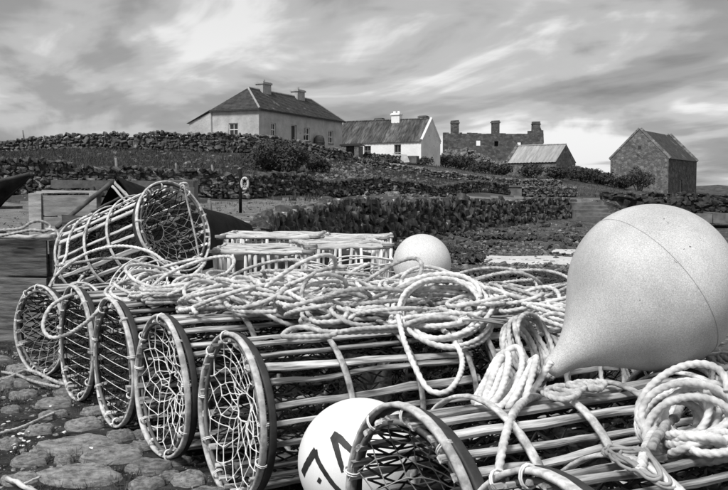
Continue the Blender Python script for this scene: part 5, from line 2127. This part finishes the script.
# under layers first
rope('dull rope hank under the others near the small round buoy', hank(pxy(400, 296), 1.0, .55, 50, 5, 2), .011, 'rope_dull', name='rope_hank')
rope('grey hank spread behind the fourth pot below the tipped pot', hank(pxy(195, 290), .8, .4, 30, 5, 3), .010, 'rope_grey', name='rope_hank')
rope('grey rope hank in front of the first keep box', hank(pxy(265, 284), 1.2, .5, 25, 6, 4), .011, 'rope_grey', name='rope_hank')
rope('long thin strands fanning out towards the large buoy', hank(pxy(530, 304), 1.25, .42, 22, 11, 7, jit=.10), .0075, 'rope_grey', name='rope_hank', cap=.09)
rope('grey strands lying under the fan beside the large buoy', hank(pxy(560, 316), .8, .4, 35, 5, 8), .009, 'rope_grey', name='rope_hank', cap=.09)
rope('long thick rope wandering over the middle of the pile', catmull([pxy(*q) for q in [(215, 312), (240, 298), (290, 304), (335, 310), (370, 298), (410, 303), (440, 318), (400, 326), (350, 318), (300, 314), (270, 322)]], .01), .0112, 'rope_white')
rope('grey rope strung along the second rank of pots', catmull([pxy(*q) for q in [(190, 300), (235, 290), (280, 296), (330, 290), (380, 296), (430, 288), (480, 296), (530, 300)]], .01), .0115, 'rope_grey')
rope('thick strand crossing the oval hank towards the lettered buoy', catmull([pxy(*q) for q in [(470, 298), (440, 290), (405, 298), (390, 312), (412, 326), (450, 334), (478, 326)]], .01), .0115, 'rope_white')
rope('grey rope bundle lying along the back pots by the large buoy', hank(pxy(500, 326), .8, .25, 30, 5, 13), .011, 'rope_grey', name='rope_hank')
rope('single thin line drawn straight down over the pile', catmull([pxy(436, 283), pxy(415, 305), pxy(385, 325), pxy(350, 345)], .01), .006, 'rope_white', lob=False, name='thin_line', stiff=.15)
# left group
rope('pale rope trailing over the tops of the left pots', catmull([pxy(*q) for q in [(78, 293), (95, 286), (120, 287), (150, 291), (190, 290), (230, 295), (280, 299)]], .01), .012, 'rope_white', stiff=.1)
rope('second pale rope curving over the left pots', catmull([pxy(*q) for q in [(95, 296), (118, 281), (150, 279), (185, 283), (205, 292), (180, 299), (150, 298), (128, 305)]], .01), .0115, 'rope_white', stiff=.1)
rope('grey hank over the second and third pots', hank(pxy(118, 289), .6, .3, 40, 4, 15), .011, 'rope_grey', name='rope_hank')
# near right
rope('frayed knot of rope under the neck of the large buoy', drift_loops([pxy(560, 386, .70), pxy(585, 381, .70), pxy(600, 378, .70)], .06, 7, 17), .009, 'rope_grey', name='rope_knot', cap=.03)
rope('thick rope end pulled up from the bright coil to the buoy', catmull([pxy(*q, .72) for q in [(640, 452), (655, 412), (668, 390), (686, 376), (700, 370)]], .01), .0120, 'rope_white')
rope('second rope end beside the first below the large buoy', catmull([pxy(*q, .72) for q in [(652, 440), (668, 408), (680, 386), (698, 375)]], .01), .0115, 'rope_grey')
rope('tangle of dull line at the right edge behind the large buoy', drift_loops([pxy(718, 356, .72), pxy(728, 352, .72), pxy(742, 350, .72)], .07, 7, 20), .008, 'rope_dull', name='rope_tangle', cap=.06)
rope('thick rope knotted across the lower right corner', catmull([pxy(*q, .72) for q in [(655, 470), (672, 460), (690, 455), (712, 462), (728, 452), (745, 440)]], .01), .0120, 'rope_white')
rope('thin grey strands beside the bright coil on the near pot', hank(pxy(636, 452, .70), .22, .06, 100, 6, 23), .004, 'rope_dull', lob=False, name='thin_line', cap=.03)


def rope3(label, pts, r0, mat, lob=True, name='rope', cat='rope'):
    P = catmull([tuple(at(*q)) for q in pts], .01)
    return rope_object(name, label, cat, P, r0, mat, RG, lob)


def settle(P, r0):
    """lift a free curve until it clears what lies below"""
    i = np.clip(((P[:, 0] - HX0) / HS).astype(int), 0, 639)
    j = np.clip(((P[:, 1] - HY0) / HS).astype(int), 0, 899)
    need = BASE[i, j] + r0 * .6 - P[:, 2]
    sh = np.percentile(need, 60)
    z = P[:, 2] + max(sh, 0)
    # what still dips into the pots is pressed flat only a little
    z = np.where(z < BASE[i, j], z + .35 * (BASE[i, j] - z), z)
    for _ in range(8):
        z[1:-1] = .5 * z[1:-1] + .25 * (z[:-2] + z[2:])
    return np.c_[P[:, :2], z]


def hank3(c, U, V, W, loops, seed, jit=.1, tilt=.15, radii=None):
    """loops of rope lying in a slanting plane: U and V half axes, W drift from first to last loop"""
    r = np.random.default_rng(seed)
    c, U, V, W = (np.array(tuple(q), float) for q in (c, U, V, W))
    Nn = np.cross(U, V)
    Nn /= np.linalg.norm(Nn)
    sz = .5 * (np.linalg.norm(U) + np.linalg.norm(V))
    n = loops * 20
    q = np.linspace(0, loops, n)
    k = np.arange(loops + 2)
    smooth = lambda sd, m=0.0: np.interp(q, k, m + r.normal(0, sd, loops + 2))
    su, sv = smooth(jit, 1.0), smooth(jit * 1.3, 1.0)
    if radii:
        f_ = np.interp(q, np.linspace(0, loops, len(radii)), radii)
        su, sv = su * f_, sv * f_
    du, dv, dn = smooth(jit * .6), smooth(jit * .6), smooth(jit * .8)
    ta, tb = smooth(tilt), smooth(tilt)
    t = q * 2 * math.pi
    P = c + U * (np.cos(t) * su + du)[:, None] + V * (np.sin(t) * sv + dv)[:, None] + W * (q / loops - .5)[:, None] + Nn * (sz * (dn + ta * np.cos(t) + tb * np.sin(t)))[:, None]
    return catmull(P, .006)


def tangle3(pts, rad, loops, seed, tilt=.7, rise=.08):
    """springy thin line: open loops at every slant along a path"""
    r = np.random.default_rng(seed)
    C_ = catmull([tuple(p) for p in pts], .02)
    n = loops * 16
    q = np.linspace(0, loops, n)
    k = np.arange(loops + 2)
    it = lambda v: np.interp(q, k, v)
    rr = it(np.clip(r.normal(1, .4, loops + 2), .35, 2.0)) * rad
    a1, a2 = it(r.normal(0, tilt, loops + 2)), it(r.normal(0, tilt, loops + 2))
    ro = it(np.cumsum(r.normal(0, .8, loops + 2)))
    up = it(r.uniform(0, rise, loops + 2))
    t = q * 2 * math.pi
    cc = C_[np.clip((q / loops * (len(C_) - 1)).astype(int), 0, len(C_) - 1)]
    x, y = rr * np.cos(t), rr * .7 * np.sin(t)
    X, Y = x * np.cos(ro) - y * np.sin(ro), x * np.sin(ro) + y * np.cos(ro)
    rr = rr
    Z = X * np.sin(a1) * .8 + Y * np.sin(a2) * .8 + up
    for _ in range(3):
        Z[1:-1] = .5 * Z[1:-1] + .25 * (Z[:-2] + Z[2:])
    P = np.c_[cc[:, 0] + X, cc[:, 1] + Y, cc[:, 2] + Z]
    P = catmull(P, .012)
    for _ in range(40):
        P[1:-1] = .5 * P[1:-1] + .25 * (P[:-2] + P[2:])
    return resample(P, .006)


def rope_free(label, P, r0, mat, lob=True, name='rope_hank'):
    return rope_object(name, label, 'rope', settle(np.asarray(P), r0), r0, mat, RG, lob)


rope_free('large oval hank of thick rope in front of the small round buoy', hank3(at(441, 314, 4.2) + Vector((0, 0, .03)), (.20, .02, -.02), (.03, .17, .10), (.04, -.10, -.05), 9, 12, .10, .12), .0115, 'rope_white')
rope_free('rope hank tucked beside the neck of the large buoy', hank3(at(528, 350, 3.62), (.075, .02, -.10), (.05, .13, .045), (.05, -.03, .03), 8, 9, .12, .15), .0105, 'rope_grey')
rope_free('thick hank of hairpin loops standing over the near right pot', hank3(at(507, 404, 2.72), (.035, .075, .060), (.024, -.018, .01), (.15, -.07, .01), 6, 16, .24, .45), .0104, 'rope_white')
rope_free('bright thick coil of rope lying on the near right pots', hank3(at(682, 424, 2.32), (.095, -.02, .0), (.03, .06, .078), (.015, -.10, .06), 11, 18, .13, .22, radii=[1.12, .9, .66, .45, .55, .8, 1.05, 1.0, .75, .5, .8]), .0098, 'rope_white', name='rope_coil')
rope_free('loose outer turns of rope round the bright coil', hank3(at(694, 446, 2.22), (.115, -.03, .02), (.02, .05, .085), (.03, -.07, -.02), 4, 28, .22, .3), .0098, 'rope_white', name='rope_coil')
rope_free('rough bundle of twisted rope at the lower right corner', tangle3([at(690, 476, 2.12), at(706, 484, 2.08), at(722, 480, 2.08)], .065, 9, 19, .8, .05), .0100, 'rope_white', name='rope_bundle')
rope_free('coil of thin line in front of the tipped pot', hank3(at(141, 283, 6.1), (.12, .05, -.01), (.02, .14, .09), (.12, .0, .0), 11, 14, .16, .2), .005, 'rope_white', False, 'thin_line')
rope_free('dark tangle of thin net line behind the neck of the large buoy', tangle3([at(480, 326, 4.1), at(510, 320, 4.2), at(560, 330, 4.0)], .10, 9, 48, .5, .03), .005, 'rope_dull', False, 'thin_line')
rope_free('springy thin line looped loosely before the right keep box', tangle3([at(305, 286, 5.7), at(345, 276, 5.9), at(388, 278, 5.8)], .19, 12, 5, .6, .10), .005, 'rope_white', False, 'thin_line')
rope_free('thin pale line tangled along the back of the pile', tangle3([at(205, 294, 5.3), at(250, 289, 5.5), at(310, 290, 5.4), at(370, 290, 5.3)], .18, 12, 6, .35, .04), .0055, 'rope_grey', False, 'thin_line')
rope_free('thin pale line looping over the middle pots', tangle3([at(220, 304, 4.8), at(290, 296, 4.9), at(360, 300, 4.8), at(470, 302, 4.7)], .16, 12, 36, .4, .05), .0055, 'rope_white', False, 'thin_line')
rope_free('thick tangled rope over the fourth pot top', tangle3([at(205, 308, 4.75), at(235, 302, 4.7), at(262, 312, 4.45)], .20, 12, 51, 0.47, 0.09), .0112, 'rope_white')
rope_free('thick tangled rope in the middle of the pile above the fifth pot', tangle3([at(262, 312, 4.5), at(300, 306, 4.6), at(335, 312, 4.5)], .22, 12, 52, 0.52, 0.10), .0112, 'rope_white')
rope_free('grey tangled rope between the fifth pot and the oval hank', tangle3([at(330, 318, 4.3), at(370, 312, 4.45), at(405, 318, 4.3)], .20, 12, 53, 0.52, 0.09), .0108, 'rope_grey')
rope_free('dull tangled rope lowest in the middle of the pile', tangle3([at(300, 314, 4.5), at(340, 310, 4.55), at(390, 306, 4.7)], .24, 12, 61, 0.37, 0.06), .0108, 'rope_dull')
rope_free('grey tangled rope in front of the slatted keep boxes', tangle3([at(235, 292, 5.3), at(290, 290, 5.3), at(340, 294, 5.2)], .22, 12, 54, 0.34, 0.09), .0105, 'rope_grey')
rope_free('pale tangled rope below the small round buoy', tangle3([at(375, 300, 4.9), at(410, 302, 4.75), at(455, 302, 4.7)], .20, 12, 55, 0.36, 0.09), .0110, 'rope_white')
rope_free('pale tangled rope over the third pot top', tangle3([at(140, 296, 5.5), at(170, 294, 5.4), at(200, 300, 5.1)], .19, 11, 56, 0.47, 0.09), .0108, 'rope_white')
rope_free('grey strands tangled right of the oval hank', tangle3([at(480, 306, 4.6), at(520, 304, 4.6), at(560, 308, 4.4)], .24, 14, 57, 0.40, 0.07), .0085, 'rope_grey')
rope_free('pale loops lying against the left side of the large buoy', tangle3([at(545, 318, 4.0), at(562, 326, 3.9), at(556, 338, 3.75)], .13, 11, 58, 0.52, 0.08), .0095, 'rope_white')
rope_free('topmost thick rope looped loosely over the middle of the heap', tangle3([at(225, 300, 4.75), at(290, 298, 4.75), at(350, 302, 4.6), at(410, 306, 4.45)], .16, 14, 71, .5, .11), .0110, 'rope_white')
rope_free('topmost grey rope looped between the keep boxes and the oval hank', tangle3([at(240, 294, 5.1), at(310, 292, 5.1), at(370, 296, 4.95), at(430, 304, 4.7)], .17, 13, 72, .42, .08), .0105, 'rope_grey')
rope_free('pale rope heaped where the fifth pot meets the oval hank', tangle3([at(300, 322, 4.25), at(345, 322, 4.2), at(395, 324, 4.15)], .13, 10, 73, .5, .10), .0110, 'rope_white')
rope_free('pale rope heaped over the pots left of the large buoy', tangle3([at(470, 318, 4.25), at(505, 314, 4.3), at(545, 316, 4.2)], .14, 10, 74, .5, .10), .0105, 'rope_white')
# hanging lengths
rope3('rope loop hanging in front of the second and third pot ends', [(106, 299, 5.2), (97, 312, 5.12), (84, 324, 5.2), (66, 335, 5.3), (50, 337, 5.35), (43, 326, 5.42), (49, 309, 5.5), (62, 299, 5.6), (80, 292, 5.7)], .0125, 'rope_white')
rope3('rope loop hanging down from the oval hank over the dark net', [(398, 316, 4.02), (404, 340, 3.85), (414, 365, 3.70), (428, 389, 3.62), (446, 392, 3.62), (459, 377, 3.75), (462, 358, 3.92), (452, 338, 4.05), (436, 325, 4.15)], .0125, 'rope_white')
rope3('thick rope tail falling over the side of the near pot', [(542, 402, 2.76), (536, 397, 2.70), (524, 401, 2.60), (513, 414, 2.50), (506, 434, 2.40), (501, 456, 2.33), (498, 480, 2.28), (497, 505, 2.25)], .0120, 'rope_white')
rope3('rope hanging from the corner of the dark fish box', [(46, 229, 7.62), (57, 232, 7.56), (60, 246, 7.52), (57, 266, 7.45), (53, 288, 7.3), (58, 305, 7.0), (75, 300, 6.6)], .0125, 'rope_grey')
rope3('second rope slung from the fish box round the tipped pot', [(92, 214, 7.0), (78, 222, 7.05), (69, 238, 7.05), (66, 256, 6.95), (58, 274, 6.9), (66, 266, 6.7), (90, 252, 6.5), (120, 246, 6.35), (150, 252, 6.3), (172, 268, 6.25), (188, 282, 6.2)], .0115, 'rope_white')
rope3('third rope sagging under the tipped pot', [(57, 266, 6.9), (80, 262, 6.7), (110, 258, 6.45), (140, 262, 6.3), (160, 276, 6.2)], .011, 'rope_grey')
rope3('rope lying along the rim of the dark fish box', [(-12, 231, 7.62), (5, 230, 7.62), (22, 228, 7.60), (30, 223, 7.6), (40, 221, 7.62), (50, 226, 7.66), (46, 231, 7.6), (32, 230, 7.58), (20, 232, 7.58), (0, 236, 7.6)], .013, 'rope_grey')
rope3('white twine knotted at the top of the tipped pot and hanging down', [(184, 187, 6.72), (180, 184, 6.70), (186, 183, 6.72), (188, 187, 6.74), (181, 188, 6.7), (184, 186, 6.66), (188, 205, 6.7), (195, 235, 6.72), (200, 262, 6.74), (204, 284, 6.78)], .0075, 'rope_white', name='twine', cat='twine')
rope3('inner twine strands slung inside the fifth pot behind the lettered buoy', [(280, 440, 4.05), (292, 452, 4.0), (305, 446, 3.98), (300, 462, 3.95), (282, 470, 4.0), (290, 478, 3.98), (312, 470, 3.9)], .007, 'rope_grey', name='twine', cat='twine')


def ground_rope(label, pts, r0, mat):
    P = [on(px, py, .035) for px, py in pts]
    return rope_object('rope', label, 'rope', catmull([tuple(p) for p in P], .01), r0, mat, RG, True)


ground_rope('rope lying on the ground left of the first pot', [(-15, 384), (8, 378), (24, 371), (36, 372), (50, 379), (64, 384), (76, 381)], .0125, 'rope_grey')
ground_rope('second rope end on the ground under the first pot', [(2, 372), (18, 375), (30, 380), (44, 384), (60, 387)], .011, 'rope_grey')
ground_rope('thin rope curving over the flat stones at far left', [(-15, 438), (5, 432), (22, 427), (40, 419), (54, 413)], .0085, 'rope_grey')
